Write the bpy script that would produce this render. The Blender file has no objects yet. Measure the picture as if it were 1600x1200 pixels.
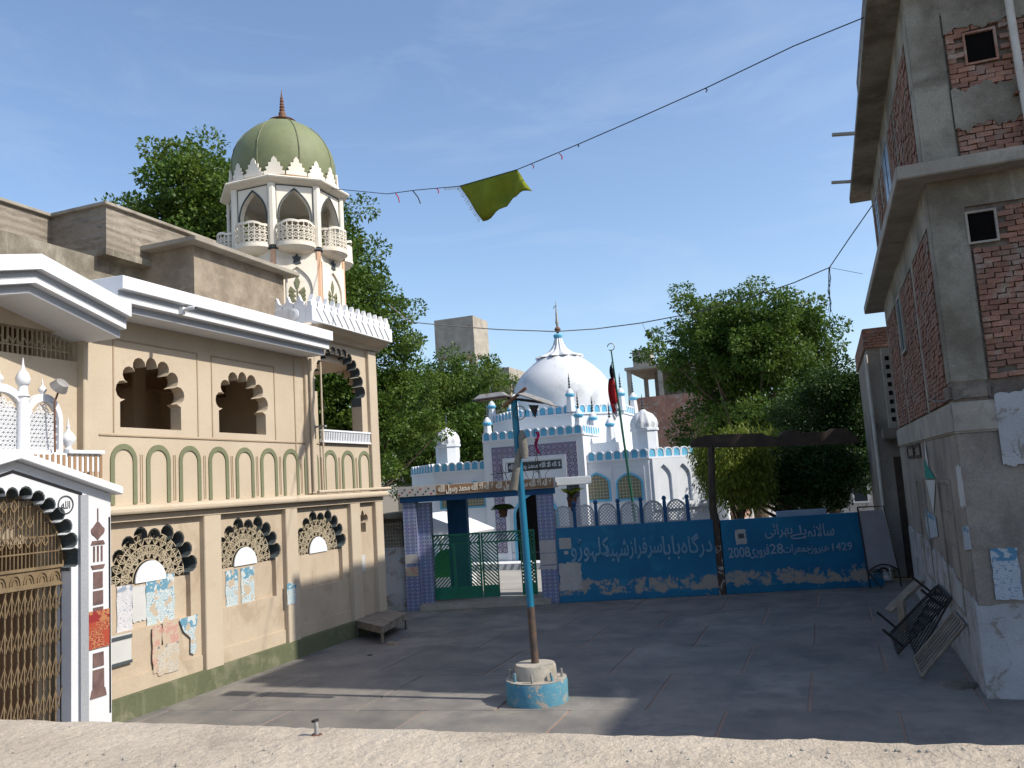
import bpy, bmesh, math, random, unicodedata
import numpy as np
from mathutils import Vector, Matrix, noise as mnoise
from mathutils.geometry import tessellate_polygon
random.seed(7); RNG = np.random.default_rng(11)
PI = math.pi; rad = math.radians
scene = bpy.context.scene
COL = scene.collection

# ------------------------------------------------------------ camera, sky, sun, exposure
EYE = Vector((0, 0, 3.3))
FPX, YAW, PITCH, ROLL = 1306.2, 0.35322, 0.11962, 0.06359     # solved from the photograph's vanishing points
def cam_axes():
    fw = Vector((-math.sin(YAW)*math.cos(PITCH), math.cos(YAW)*math.cos(PITCH), math.sin(PITCH)))
    rt = Vector((math.cos(YAW), math.sin(YAW), 0)); up = rt.cross(fw)
    return (math.cos(ROLL)*rt-math.sin(ROLL)*up, math.sin(ROLL)*rt+math.cos(ROLL)*up, fw)
CR, CU, CF = cam_axes()
cam = bpy.data.cameras.new('camera'); cam.sensor_width = 36; cam.lens = FPX/1600*36
cam.clip_start = .05; cam.clip_end = 3000
camo = bpy.data.objects.new('camera', cam); COL.objects.link(camo)
camo.matrix_world = Matrix(((CR.x, CU.x, -CF.x, EYE.x), (CR.y, CU.y, -CF.y, EYE.y), (CR.z, CU.z, -CF.z, EYE.z), (0, 0, 0, 1)))
scene.camera = camo
SUN_EL, SUN_AZ = 43.0, 89.0        # azimuth clockwise from +Y: the sun stands to the right, over the brick house
world = bpy.data.worlds.new('World'); scene.world = world; world.use_nodes = True
wn = world.node_tree.nodes; wl = world.node_tree.links
sky = wn.new('ShaderNodeTexSky'); sky.sky_type = 'NISHITA'; sky.sun_disc = False
sky.sun_elevation = rad(SUN_EL); sky.sun_rotation = rad(SUN_AZ)
sky.air_density = 1.0; sky.dust_density = 1.3; sky.ozone_density = 2.4
tc_ = wn.new('ShaderNodeTexCoord'); mp_ = wn.new('ShaderNodeMapping'); mp_.inputs['Scale'].default_value = (1.4, 1.4, 5.5); wl.new(tc_.outputs['Generated'], mp_.inputs[0])
nz_ = wn.new('ShaderNodeTexNoise'); nz_.inputs['Scale'].default_value = 2.4; nz_.inputs['Detail'].default_value = 9; nz_.inputs['Roughness'].default_value = .62; nz_.inputs['Distortion'].default_value = .7; wl.new(mp_.outputs[0], nz_.inputs[0])
mr_ = wn.new('ShaderNodeMapRange'); mr_.inputs[1].default_value = .50; mr_.inputs[2].default_value = .80; mr_.inputs[4].default_value = .13; wl.new(nz_.outputs[0], mr_.inputs[0])
mx_ = wn.new('ShaderNodeMix'); mx_.data_type = 'RGBA'; mx_.inputs[7].default_value = (4.6, 4.9, 5.3, 1); wl.new(mr_.outputs[0], mx_.inputs[0]); wl.new(sky.outputs[0], mx_.inputs[6])      # thin wisps of cloud
wl.new(mx_.outputs[2], wn['Background'].inputs[0]); wn['Background'].inputs[1].default_value = 0.15
sun = bpy.data.lights.new('sun', 'SUN'); sun.energy = 4.0; sun.angle = rad(0.6); sun.color = (1, .94, .84)
suno = bpy.data.objects.new('sun', sun); COL.objects.link(suno)
sd = Vector((math.sin(rad(SUN_AZ))*math.cos(rad(SUN_EL)), math.cos(rad(SUN_AZ))*math.cos(rad(SUN_EL)), math.sin(rad(SUN_EL))))
suno.rotation_euler = sd.to_track_quat('Z', 'Y').to_euler()
scene.view_settings.view_transform = 'Standard'; scene.view_settings.look = 'None'
scene.view_settings.exposure = 0.5; scene.view_settings.gamma = 1.0; scene.view_settings.use_curve_mapping = False

# ------------------------------------------------------------ pixel helpers (a pixel gives a direction, a plane gives the distance)
def ray(x, y): return CF+(x-800)/FPX*CR-(y-600)/FPX*CU
def on_z(x, y, z=0.0):
    d = ray(x, y); t = (z-EYE.z)/d.z; return EYE+d*t
def on_x(x, y, X):
    d = ray(x, y); return EYE+d*(X/d.x)
def on_y(x, y, Y):
    d = ray(x, y); return EYE+d*(Y/d.y)
def on_line(x, y, a, b):
    d = ray(x, y); n = (b[1]-a[1], a[0]-b[0]); t = (a[0]*n[0]+a[1]*n[1])/(d.x*n[0]+d.y*n[1]); return EYE+d*t

# ------------------------------------------------------------ mesh helpers
class MB:
    def __init__(s, F=None): s.v = []; s.f = []; s.F = F
    def add(s, vs, fs):
        n = len(s.v)
        s.v.extend([tuple(s.F(*p)) if s.F else tuple(p) for p in vs]); s.f.extend([tuple(i+n for i in f) for f in fs]); return s
    def box(s, x0, x1, y0, y1, z0, z1):
        return s.add([(x0,y0,z0),(x1,y0,z0),(x1,y1,z0),(x0,y1,z0),(x0,y0,z1),(x1,y0,z1),(x1,y1,z1),(x0,y1,z1)],
              [(0,3,2,1),(4,5,6,7),(0,1,5,4),(1,2,6,5),(2,3,7,6),(3,0,4,7)])
    def rbox(s, c, sz, rot):       # rotated box: centre, size, euler
        R = Matrix.Rotation(rot[2], 3, 'Z') @ Matrix.Rotation(rot[1], 3, 'Y') @ Matrix.Rotation(rot[0], 3, 'X')
        vs = []
        for k in range(8):
            p = Vector(((k & 1)-.5, ((k >> 1) & 1)-.5, ((k >> 2) & 1)-.5)); p = Vector((p.x*sz[0], p.y*sz[1], p.z*sz[2]))
            q = R @ p+Vector(c); vs.append(tuple(q))
        return s.add(vs, [(0,2,3,1),(4,5,7,6),(0,1,5,4),(1,3,7,5),(3,2,6,7),(2,0,4,6)])
    def ext(s, loops, w0, w1, mp, caps=(1, 1)):     # polygon with holes pushed from w0 to w1, mapped by mp(u, v, w)
        loops = [[(p[0], p[1]) for p in l] for l in loops]
        tris = tessellate_polygon([[Vector((p[0], p[1], 0)) for p in l] for l in loops])
        flat = [p for l in loops for p in l]; N = len(flat)
        vs = [mp(u, v, w0) for u, v in flat]+[mp(u, v, w1) for u, v in flat]
        fs = []
        if caps[0]: fs += [tuple(t) for t in tris]
        if caps[1]: fs += [tuple(i+N for i in reversed(t)) for t in tris]
        b = 0
        for l in loops:
            n = len(l)
            for i in range(n):
                a, c = b+i, b+(i+1) % n; fs.append((a, c, c+N, a+N))
            b += n
        return s.add(vs, fs)
    def lathe(s, prof, cx, cy, n=24, a0=0.0, a1=2*PI, cap=True, rf=None):
        full = abs(a1-a0-2*PI) < 1e-6; m = n if full else n+1
        vs = []
        for r, z in prof:
            for i in range(m):
                a = a0+(a1-a0)*i/n; rr = r*(rf(a, z) if rf else 1); vs.append((cx+rr*math.cos(a), cy+rr*math.sin(a), z))
        fs = []
        for j in range(len(prof)-1):
            for i in range(n if full else n):
                k = (i+1) % m
                fs.append((j*m+i, j*m+k, (j+1)*m+k, (j+1)*m+i))
        if cap and full: fs.append(tuple(range(m-1, -1, -1))); fs.append(tuple((len(prof)-1)*m+i for i in range(m)))
        return s.add(vs, fs)
    def tube(s, pts, r, n=6, cap=True):
        pts = [Vector(p) for p in pts]; rs = r if isinstance(r, (list, tuple)) else [r]*len(pts)
        vs = []; up = Vector((0, 0, 1))
        for i, p in enumerate(pts):
            d = (pts[min(i+1, len(pts)-1)]-pts[max(i-1, 0)]).normalized()
            u = d.cross(up) if abs(d.z) < .95 else d.cross(Vector((1, 0, 0)))
            u.normalize(); w = u.cross(d)
            for k in range(n):
                a = 2*PI*k/n+PI/n; vs.append(tuple(p+rs[i]*(math.cos(a)*u+math.sin(a)*w)))
        fs = [(i*n+k, i*n+(k+1) % n, (i+1)*n+(k+1) % n, (i+1)*n+k) for i in range(len(pts)-1) for k in range(n)]
        if cap: fs += [tuple(range(n)), tuple((len(pts)-1)*n+k for k in range(n-1, -1, -1))]
        return s.add(vs, fs)
    def build(s, name, mat, parent=None, smooth=False, bev=0, kind=None, seg=2, label=None):
        off = wloc(parent) if parent else Vector((0, 0, 0))
        me = bpy.data.meshes.new(name); me.from_pydata([(p[0]-off.x, p[1]-off.y, p[2]-off.z) for p in s.v], [], s.f)
        bm = bmesh.new(); bm.from_mesh(me)
        bmesh.ops.recalc_face_normals(bm, faces=bm.faces)
        if bev:
            es = [e for e in bm.edges if len(e.link_faces) == 2 and e.calc_face_angle(0) > .5]
            try: bmesh.ops.bevel(bm, geom=es, offset=bev, segments=seg, affect='EDGES', clamp_overlap=True)
            except Exception: pass
        if smooth:
            for f in bm.faces: f.smooth = True
            for e in bm.edges:
                if len(e.link_faces) == 2 and e.calc_face_angle(0) > .7: e.smooth = False
        bm.to_mesh(me); bm.free()
        if mat: me.materials.append(mat if not isinstance(mat, str) else MT[mat])
        o = bpy.data.objects.new(name, me); COL.objects.link(o)
        if parent: o.parent = parent
        if kind: o['kind'] = kind
        if label: o['label'] = label
        return o
def wloc(o):
    p = Vector((0, 0, 0))
    while o: p += o.location; o = o.parent
    return p
def thing(name, label, cat, loc=(0, 0, 0), group=None):
    o = bpy.data.objects.new(name, None); COL.objects.link(o); o.location = loc; o.empty_display_size = .2
    return tag(o, label, cat, group)
def tag(o, label, cat, group=None):
    o['label'] = label; o['category'] = cat
    if group: o['group'] = group
    return o
def pivot(o, at):      # move a mesh object's origin without moving its geometry
    d = Vector(at)-o.location
    o.data.transform(Matrix.Translation(-d)); o.location = at; return o
def copy_tree(o, parent=None, loc=None):
    c = o.copy(); COL.objects.link(c); c.parent = parent
    if loc is not None: c.location = loc
    for ch in o.children: copy_tree(ch, c)
    return c
def fast_mesh(name, V, Q, mat, parent=None, kind=None):       # numpy quads
    off = wloc(parent) if parent else Vector((0, 0, 0))
    V = V-np.array(off)
    me = bpy.data.meshes.new(name); me.vertices.add(len(V)); me.vertices.foreach_set('co', V.astype(np.float32).ravel())
    me.loops.add(Q.size); me.loops.foreach_set('vertex_index', Q.astype(np.int32).ravel())
    me.polygons.add(len(Q)); k = Q.shape[1]
    me.polygons.foreach_set('loop_start', np.arange(0, Q.size, k, dtype=np.int32)); me.update(calc_edges=True)
    me.materials.append(MT[mat]); o = bpy.data.objects.new(name, me); COL.objects.link(o)
    if parent: o.parent = parent
    if kind: o['kind'] = kind
    return o

# ------------------------------------------------------------ Arabic lettering
FORMS = {}
for cp in list(range(0xFB50, 0xFE00))+list(range(0xFE70, 0xFF00)):
    d = unicodedata.decomposition(chr(cp)).split()
    if d and d[0] in ('<initial>', '<medial>', '<final>', '<isolated>') and len(d) in (2, 3):
        FORMS.setdefault(''.join(chr(int(k, 16)) for k in d[1:]), {})[d[0][1:-1]] = chr(cp)
FORMS['\ue000'] = FORMS['\u0644\u0627']
def shape(s):
    s = s.replace('\u0644\u0627', '\ue000'); res = []
    dual = lambda c: c in FORMS and 'initial' in FORMS[c]
    join = lambda c: c in FORMS and 'final' in FORMS[c]
    for i, c in enumerate(s):
        if c not in FORMS: res.append(c); continue
        p = i > 0 and dual(s[i-1]); q = i < len(s)-1 and dual(c) and join(s[i+1])
        k = 'medial' if p and q else 'final' if p else 'initial' if q else 'isolated'
        res.append(FORMS[c].get(k) or FORMS[c].get('isolated', c))
    o = ''; buf = ''
    for ch in ''.join(res)[::-1]:
        if ch.isdigit(): buf = ch+buf
        else: o += buf+ch; buf = ''
    return o+buf
def lettering(name, text, width, height, mp, depth, mat, parent, bold=0.0, label=None, res=3, bev=0.0):
    """text set into a width x height box whose lower left corner is mp(0,0,0); raised by depth"""
    c = bpy.data.curves.new('t', 'FONT'); c.body = shape(text); c.size = 1; c.extrude = .5; c.resolution_u = res; c.offset = bold
    o = bpy.data.objects.new('t', c); COL.objects.link(o); bpy.context.view_layer.update()
    me = bpy.data.meshes.new_from_object(o.evaluated_get(bpy.context.evaluated_depsgraph_get()))
    bpy.data.objects.remove(o); bpy.data.curves.remove(c)
    P = np.array([v.co for v in me.vertices]); lo, hi = P.min(0), P.max(0); off = wloc(parent)
    for v in me.vertices:
        u = (v.co.x-lo[0])/(hi[0]-lo[0])*width; w = (v.co.y-lo[1])/(hi[1]-lo[1])*height
        v.co = Vector(mp(u, w, depth*(v.co.z+.5)))-off
    me.materials.clear(); me.materials.append(MT[mat]); me.name = name
    ob = bpy.data.objects.new(name, me); COL.objects.link(ob); ob.parent = parent
    if label: ob['label'] = label
    return ob

# ------------------------------------------------------------ materials
MT = {}
def _n(nt, t, **kw):
    n = nt.nodes.new(t)
    for k, v in kw.items(): setattr(n, k, v)
    return n
def M(name, c1, c2=None, sc=1.2, rough=.85, bump=.25, bsc=35, stain=None, streak=None, metal=0, spec=.3, rnd=0, fine=.12, boards=None, courses=None, transl=0, peel=None, hstreak=None):
    """c1/c2 blended by noise; stain=(colour, amount 0..1, scale); streak=(colour, amount); boards/courses = relief of horizontal lines (spacing);
    peel=(colour, amount, scale): flaked patches with hard edges"""
    m = bpy.data.materials.new(name); m.use_nodes = True; nt = m.node_tree; L = nt.links.new
    b = nt.nodes['Principled BSDF']; b.inputs['Roughness'].default_value = rough; b.inputs['Metallic'].default_value = metal
    b.inputs['Specular IOR Level'].default_value = spec
    geo = _n(nt, 'ShaderNodeNewGeometry'); pos = geo.outputs['Position']
    def noise(scale, det=5, ro=.6, vec=None, dist=0):
        n = _n(nt, 'ShaderNodeTexNoise'); n.inputs['Scale'].default_value = scale; n.inputs['Detail'].default_value = det
        n.inputs['Roughness'].default_value = ro; n.inputs['Distortion'].default_value = dist; L(vec or pos, n.inputs['Vector']); return n.outputs[0]
    def ramp(v, a, c):
        r = _n(nt, 'ShaderNodeMapRange'); L(v, r.inputs[0]); r.inputs[1].default_value = a; r.inputs[2].default_value = c; return r.outputs[0]
    def mix(f, a, c, mode='MIX'):
        x = _n(nt, 'ShaderNodeMix', data_type='RGBA', blend_type=mode)
        if isinstance(f, float): x.inputs[0].default_value = f
        else: L(f, x.inputs[0])
        for k, val in ((6, a), (7, c)):
            if isinstance(val, tuple): x.inputs[k].default_value = (*val[:3], 1)
            else: L(val, x.inputs[k])
        return x.outputs[2]
    c2 = c2 or tuple(v*.82 for v in c1)
    col = mix(ramp(noise(sc), .37, .63), c1, c2)
    if fine:
        g = ramp(noise(sc*18+14, 3, .7), .25, .75)
        d = _n(nt, 'ShaderNodeMapRange'); L(g, d.inputs[0]); d.inputs[3].default_value = 1-fine; d.inputs[4].default_value = 1+fine
        cb = _n(nt, 'ShaderNodeCombineColor'); [L(d.outputs[0], cb.inputs[i]) for i in range(3)]
        col = mix(1.0, col, cb.outputs[0], 'MULTIPLY')
    if stain:
        sc_, am, ss = stain; col = mix(ramp(noise(ss, 7, .68, dist=.4), .66-.3*am, .80-.2*am), col, sc_)
    if streak:
        mp = _n(nt, 'ShaderNodeVectorMath', operation='MULTIPLY'); L(pos, mp.inputs[0]); mp.inputs[1].default_value = (5, 5, .35)
        v = ramp(noise(1.0, 6, .65, mp.outputs[0]), .70-.28*streak[1], .92-.22*streak[1]); col = mix(v, col, streak[0])
    if hstreak:
        mp = _n(nt, 'ShaderNodeVectorMath', operation='MULTIPLY'); L(pos, mp.inputs[0]); mp.inputs[1].default_value = (2.2, 2.2, hstreak[2])
        v = ramp(noise(1.0, 6, .62, mp.outputs[0], .5), .66-.28*hstreak[1], .86-.22*hstreak[1]); col = mix(v, col, hstreak[0])
    if peel:
        v = ramp(noise(peel[2], 9, .7, dist=.6), .70-.4*peel[1], .715-.4*peel[1]); col = mix(v, col, peel[0])
    if rnd:
        oi = _n(nt, 'ShaderNodeObjectInfo'); d = _n(nt, 'ShaderNodeMapRange'); L(oi.outputs['Random'], d.inputs[0]); d.inputs[3].default_value = 1-rnd; d.inputs[4].default_value = 1+rnd
        cb = _n(nt, 'ShaderNodeCombineColor'); [L(d.outputs[0], cb.inputs[i]) for i in range(3)]
        col = mix(1.0, col, cb.outputs[0], 'MULTIPLY')
    L(col, b.inputs['Base Color'])
    if bump:
        h = noise(bsc, 6, .7)
        bp = _n(nt, 'ShaderNodeBump'); bp.inputs['Strength'].default_value = bump; bp.inputs['Distance'].default_value = .02; L(h, bp.inputs['Height'])
        last = bp.outputs[0]
        if boards:
            sp = _n(nt, 'ShaderNodeSeparateXYZ'); L(pos, sp.inputs[0]); w = _n(nt, 'ShaderNodeTexWave', bands_direction='Z'); w.inputs['Scale'].default_value = .314/boards
            w.inputs['Distortion'].default_value = 3.5; w.inputs['Detail'].default_value = 5; w.inputs['Detail Scale'].default_value = 1.2; L(pos, w.inputs[0])
            b2 = _n(nt, 'ShaderNodeBump'); b2.inputs['Strength'].default_value = .5; b2.inputs['Distance'].default_value = .02; L(w.outputs[0], b2.inputs['Height']); L(last, b2.inputs['Normal']); last = b2.outputs[0]
        L(last, b.inputs['Normal'])
    MT[name] = m; m['nt'] = 1
    return m
def plaster(name, c1, c2=None, **k): return M(name, c1, c2, **{**dict(bump=.18, bsc=45, rough=.9, sc=.8), **k})
def leafmat(name, c1, c2, tr=.35, hi=None):
    m = bpy.data.materials.new(name); m.use_nodes = True; nt = m.node_tree; L = nt.links.new
    b = nt.nodes['Principled BSDF']; b.inputs['Roughness'].default_value = .5; b.inputs['Specular IOR Level'].default_value = .25
    geo = _n(nt, 'ShaderNodeNewGeometry')
    r = _n(nt, 'ShaderNodeValToRGB'); r.color_ramp.elements[0].color = (*c1, 1); r.color_ramp.elements[1].color = (*c2, 1)
    L(geo.outputs['Random Per Island'], r.inputs[0])
    nz = _n(nt, 'ShaderNodeTexNoise'); nz.inputs['Scale'].default_value = .5; L(geo.outputs['Position'], nz.inputs[0])
    x = _n(nt, 'ShaderNodeMix', data_type='RGBA'); h = hi or tuple(v*1.4 for v in c2); x.inputs[7].default_value = (*h, 1)
    rr = _n(nt, 'ShaderNodeMapRange'); L(nz.outputs[0], rr.inputs[0]); rr.inputs[1].default_value = .45; rr.inputs[2].default_value = .75; rr.inputs[4].default_value = .7
    L(rr.outputs[0], x.inputs[0]); L(r.outputs[0], x.inputs[6]); L(x.outputs[2], b.inputs['Base Color'])
    t = _n(nt, 'ShaderNodeBsdfTranslucent'); L(x.outputs[2], t.inputs[0]); ms = _n(nt, 'ShaderNodeMixShader'); ms.inputs[0].default_value = tr
    L(b.outputs[0], ms.inputs[1]); L(t.outputs[0], ms.inputs[2]); L(ms.outputs[0], nt.nodes['Material Output'].inputs[0])
    MT[name] = m; return m

CREAM = (.47, .395, .30)
plaster('cream', CREAM, (.43, .355, .265), stain=((.37, .295, .21), .22, .9), streak=((.33, .26, .18), .16), fine=.06)
plaster('cream_low', (.45, .37, .275), (.40, .32, .235), stain=((.32, .25, .175), .45, 1.1), streak=((.285, .22, .155), .36), fine=.08)
plaster('cream_room', (.66, .55, .43), (.58, .47, .36))
plaster('brown_trim', (.30, .19, .11), (.25, .155, .09))
plaster('cream_trim', (.36, .275, .19), (.31, .235, .16))
plaster('olive_paint', (.165, .175, .105), (.145, .155, .09))
plaster('maroon_marble', (.16, .10, .09), (.10, .062, .058), sc=6)
plaster('olive_plinth', (.115, .125, .068), (.09, .10, .055), stain=((.20, .19, .13), .42, 2.0), streak=((.22, .21, .15), .35), fine=.15)
plaster('white_paint', (.68, .69, .71), (.62, .635, .66), fine=.04, streak=((.52, .54, .56), .12))
plaster('white_marble', (.62, .63, .65), (.56, .57, .59), rough=.5, stain=((.6, .6, .6), .2, 2), fine=.05)
plaster('eave_shade_grey', (.38, .40, .43), (.34, .36, .39))  # grey that deepens the shade in the eave steps
plaster('grey_band', (.30, .31, .33), (.27, .28, .30))
plaster('black_paint', (.018, .018, .022), rough=.5)
M('raw_concrete', (.27, .235, .19), (.20, .17, .135), sc=.9, bump=.6, bsc=14, stain=((.13, .11, .09), .35, 1.1), streak=((.12, .10, .085), .25), boards=.16, hstreak=((.115, .095, .075), .55, 9))
M('smear_plaster', (.30, .25, .19), (.20, .165, .125), sc=2.4, bump=1.0, bsc=12, stain=((.15, .12, .09), .35, 1.4), streak=((.14, .12, .09), .2), hstreak=((.36, .315, .25), .22, 9))
M('concrete', (.37, .335, .28), (.27, .245, .205), sc=1.5, bump=.4, bsc=30, stain=((.15, .14, .12), .3, 2.0))
M('dark_concrete', (.31, .285, .23), (.15, .13, .098), sc=.9, bump=.7, bsc=18, stain=((.115, .098, .076), .5, 1.2), streak=((.38, .36, .31), .38), fine=.2)
M('roof_slab', (.33, .30, .25), (.25, .22, .18), sc=1.2, bump=.4, bsc=25, stain=((.12, .10, .085), .4, 1.0))
M('parapet', (.50, .425, .335), (.40, .335, .26), sc=3.0, bump=.9, bsc=26, stain=((.30, .245, .195), .35, 5.0), fine=.16)
M('paving', (.205, .186, .162), (.130, .123, .116), sc=1.0, bump=.45, bsc=30, stain=((.265, .24, .205), .5, .5), streak=((.10, .095, .09), .36), rnd=.10, fine=.14, rough=.75)
M('joint', (.30, .20, .155), (.24, .165, .13), bump=.4)
M('earth', (.22, .18, .13), (.17, .14, .10), sc=.3, bump=.5, bsc=8)
M('yard_floor', (.36, .345, .32), (.30, .285, .265), sc=.8, bump=.2)
M('shrine_white', (.66, .68, .71), (.59, .62, .66), sc=.7, bump=.15, bsc=25, stain=((.52, .57, .66), .22, .9), streak=((.48, .54, .63), .22), fine=.04, rough=.7)
M('dome_white', (.66, .67, .69), (.58, .60, .62), sc=.5, bump=.25, bsc=18, stain=((.36, .37, .39), .42, .8), streak=((.5, .51, .53), .2), fine=.05, rough=.55)
M('sky_blue', (.13, .42, .60), (.10, .36, .55), sc=2, bump=.1, stain=((.45, .58, .66), .2, 5))
M('deep_blue', (.02, .085, .19), (.016, .068, .16), sc=2, bump=.1)
M('green_dome', (.185, .205, .105), (.15, .17, .085), sc=.9, bump=.15, stain=((.25, .26, .15), .3, .8), streak=((.115, .13, .07), .25), rough=.6)
M('minaret_cream', (.74, .69, .60), (.67, .61, .51), sc=.9, bump=.12, stain=((.58, .48, .36), .25, 1.2), fine=.04)
M('peach', (.66, .42, .28), (.60, .38, .25), bump=.1)
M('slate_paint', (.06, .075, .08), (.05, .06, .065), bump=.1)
M('rust', (.20, .10, .06), (.12, .06, .04), sc=6, bump=.4, bsc=60, metal=.2, rough=.75)
M('dark_iron', (.035, .03, .03), (.02, .018, .018), sc=6, bump=.2, metal=.3, rough=.6)
M('bronze_iron', (.23, .17, .10), (.17, .12, .07), sc=4, bump=.2, metal=.25, rough=.55, stain=((.10, .07, .045), .3, 6))
M('beige_grille', (.42, .36, .26), (.34, .28, .19), sc=4, bump=.2, rough=.6, stain=((.16, .12, .08), .3, 7))
M('red_brick', (.33, .165, .112), (.22, .122, .088), sc=2.2, bump=1.0, bsc=34, stain=((.33, .285, .24), .5, 2.6), streak=((.13, .095, .075), .42), rnd=.24, fine=.28)
M('mortar', (.22, .185, .15), (.13, .105, .086), sc=3, bump=.8, bsc=24, stain=((.06, .05, .04), .4, 4))
M('grey_wood', (.26, .22, .17), (.17, .14, .11), sc=5, bump=.6, bsc=50, rough=.9)
M('dark_wood', (.075, .055, .042), (.045, .034, .027), sc=4, bump=.6, bsc=45, rough=.9, streak=((.13, .10, .08), .3))
M('post_flaked', (.085, .050, .036), (.055, .036, .028), sc=3, bump=.6, bsc=40, peel=((.36, .35, .33), .36, 2.6))
M('bark', (.10, .075, .05), (.06, .045, .03), sc=5, bump=.9, bsc=18)
M('gate_green', (.010, .155, .085), (.008, .125, .07), sc=3, bump=.1, rough=.45, stain=((.03, .09, .05), .3, 7))
M('pole_paint', (.014, .155, .25), (.012, .13, .23), sc=3, bump=.3, bsc=50, rough=.4, streak=((.02, .25, .25), .45), peel=((.10, .065, .05), .2, 6))
M('pole_rust', (.12, .075, .05), (.06, .05, .045), sc=7, bump=.5, bsc=50, rough=.7, streak=((.05, .22, .28), .45))
M('base_blue', (.06, .20, .29), (.10, .24, .30), sc=2.5, bump=.5, bsc=30, peel=((.30, .27, .23), .40, 3.2), stain=((.30, .28, .24), .3, 4))
M('tin', (.36, .35, .33), (.27, .26, .25), sc=3, bump=.2, metal=.4, rough=.55, stain=((.22, .13, .08), .35, 7))
M('sack', (.19, .175, .15), (.13, .12, .10), sc=5, bump=.5)
M('cloth_olive', (.16, .19, .012), (.12, .15, .01), sc=2.5, bump=.15, rough=.95, fine=.08)
M('cloth_fringe', (.42, .38, .26), bump=.1)
M('cloth_red', (.42, .02, .025), (.33, .015, .02), bump=.15)
M('cloth_black', (.012, .012, .014), bump=.1)
M('cloth_white', (.7, .7, .68), bump=.1)
M('cloth_magenta', (.36, .02, .10), (.28, .015, .08), bump=.1)
M('pole_green', (.01, .10, .055), (.008, .08, .045), sc=5, rough=.5, bump=.1)
M('wire_black', (.03, .03, .032), bump=0, rough=.6)
M('wire_grey', (.16, .15, .14), bump=0, rough=.6)
M('thread_pink', (.45, .06, .12), bump=0)
M('pipe_pvc', (.55, .52, .46), (.46, .43, .38), sc=3, bump=.1, rough=.5, stain=((.35, .30, .24), .25, 4))
M('glass_dark', (.03, .04, .05), (.02, .03, .04), bump=0, rough=.12, spec=.6)
M('window_blue', (.10, .14, .19), (.07, .10, .15), bump=0, rough=.25)
M('black_hole', (.010, .009, .009), bump=0, rough=1, spec=0)
M('cot_sheet', (.30, .29, .31), (.26, .25, .27), sc=2, bump=.3, bsc=60, rough=.95)
M('paper', (.50, .50, .48), (.43, .43, .42), bump=.1, bsc=20, fine=.05)
M('paper_old', (.42, .40, .38), (.34, .32, .30), bump=.15, stain=((.28, .25, .22), .35, 9))
M('whitewash', (.40, .40, .40), (.32, .32, .325), sc=1.3, bump=.6, bsc=22, peel=((.235, .21, .18), .36, 2.6), stain=((.26, .235, .205), .55, 1.5), streak=((.22, .20, .19), .25))
M('grey_plaster', (.31, .27, .225), (.22, .19, .158), sc=.8, bump=.6, bsc=20, stain=((.13, .112, .094), .5, .8), streak=((.38, .36, .33), .35), fine=.18)
M('teal_print', (.02, .22, .17), bump=0)
M('lattice_stone', (.40, .41, .42), (.34, .35, .36), bump=.3)
M('plant_green', (.05, .12, .02), (.035, .09, .015), bump=0)
M('cloth_green', (.03, .20, .02), (.02, .15, .015), bump=.1)
M('soil', (.25, .20, .145), (.18, .145, .105), sc=4, bump=.8, bsc=20)
M('rope', (.45, .42, .36), bump=.1)
leafmat('leaf_neem', (.042, .092, .012), (.085, .150, .022), .36, (.15, .20, .030))
leafmat('leaf_dark', (.020, .050, .010), (.038, .080, .014), .28, (.055, .10, .018))
leafmat('leaf_lime', (.12, .165, .018), (.19, .225, .028), .42, (.25, .26, .045))
def blue_wall_mat():     # blue paint flaked to grey plaster; the flaked belt sits low on the wall
    m = M('blue_paint', (.008, .145, .27), (.007, .115, .235), sc=1.0, bump=.35, bsc=30, rough=.6, fine=.12, stain=((.02, .19, .31), .35, 1.6))
    nt = m.node_tree; L = nt.links.new; b = nt.nodes['Principled BSDF']; base = b.inputs['Base Color'].links[0].from_socket
    geo = _n(nt, 'ShaderNodeNewGeometry'); sp = _n(nt, 'ShaderNodeSeparateXYZ'); L(geo.outputs['Position'], sp.inputs[0])
    mr = _n(nt, 'ShaderNodeFloatCurve'); c = mr.mapping.curves[0]
    d = _n(nt, 'ShaderNodeMath', operation='DIVIDE'); L(sp.outputs[2], d.inputs[0]); d.inputs[1].default_value = 2.1; L(d.outputs[0], mr.inputs[1])
    for p in ((.05, .36), (.11, .49), (.23, .50), (.36, .30), (.85, .26)): c.points.new(*p)
    c.points[0].location = (0, .38); c.points[-1].location = (1, .51); mr.mapping.update()
    n = _n(nt, 'ShaderNodeTexNoise'); n.inputs['Scale'].default_value = 2.6; n.inputs['Detail'].default_value = 12; n.inputs['Roughness'].default_value = .76; n.inputs['Distortion'].default_value = .4
    L(geo.outputs['Position'], n.inputs[0]); a = _n(nt, 'ShaderNodeMath', operation='ADD'); L(n.outputs[0], a.inputs[0]); L(mr.outputs[0], a.inputs[1])
    r = _n(nt, 'ShaderNodeMapRange'); L(a.outputs[0], r.inputs[0]); r.inputs[1].default_value = .97; r.inputs[2].default_value = 1.01
    x = _n(nt, 'ShaderNodeMix', data_type='RGBA'); L(r.outputs[0], x.inputs[0]); L(base, x.inputs[6]); x.inputs[7].default_value = (.31, .275, .235, 1); L(x.outputs[2], b.inputs['Base Color'])
blue_wall_mat()
M('blue_relief', (.17, .30, .40), (.14, .27, .37), bump=.2)
M('blue_relief_worn', (.25, .32, .40), (.19, .27, .37), bump=.2)
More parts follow.
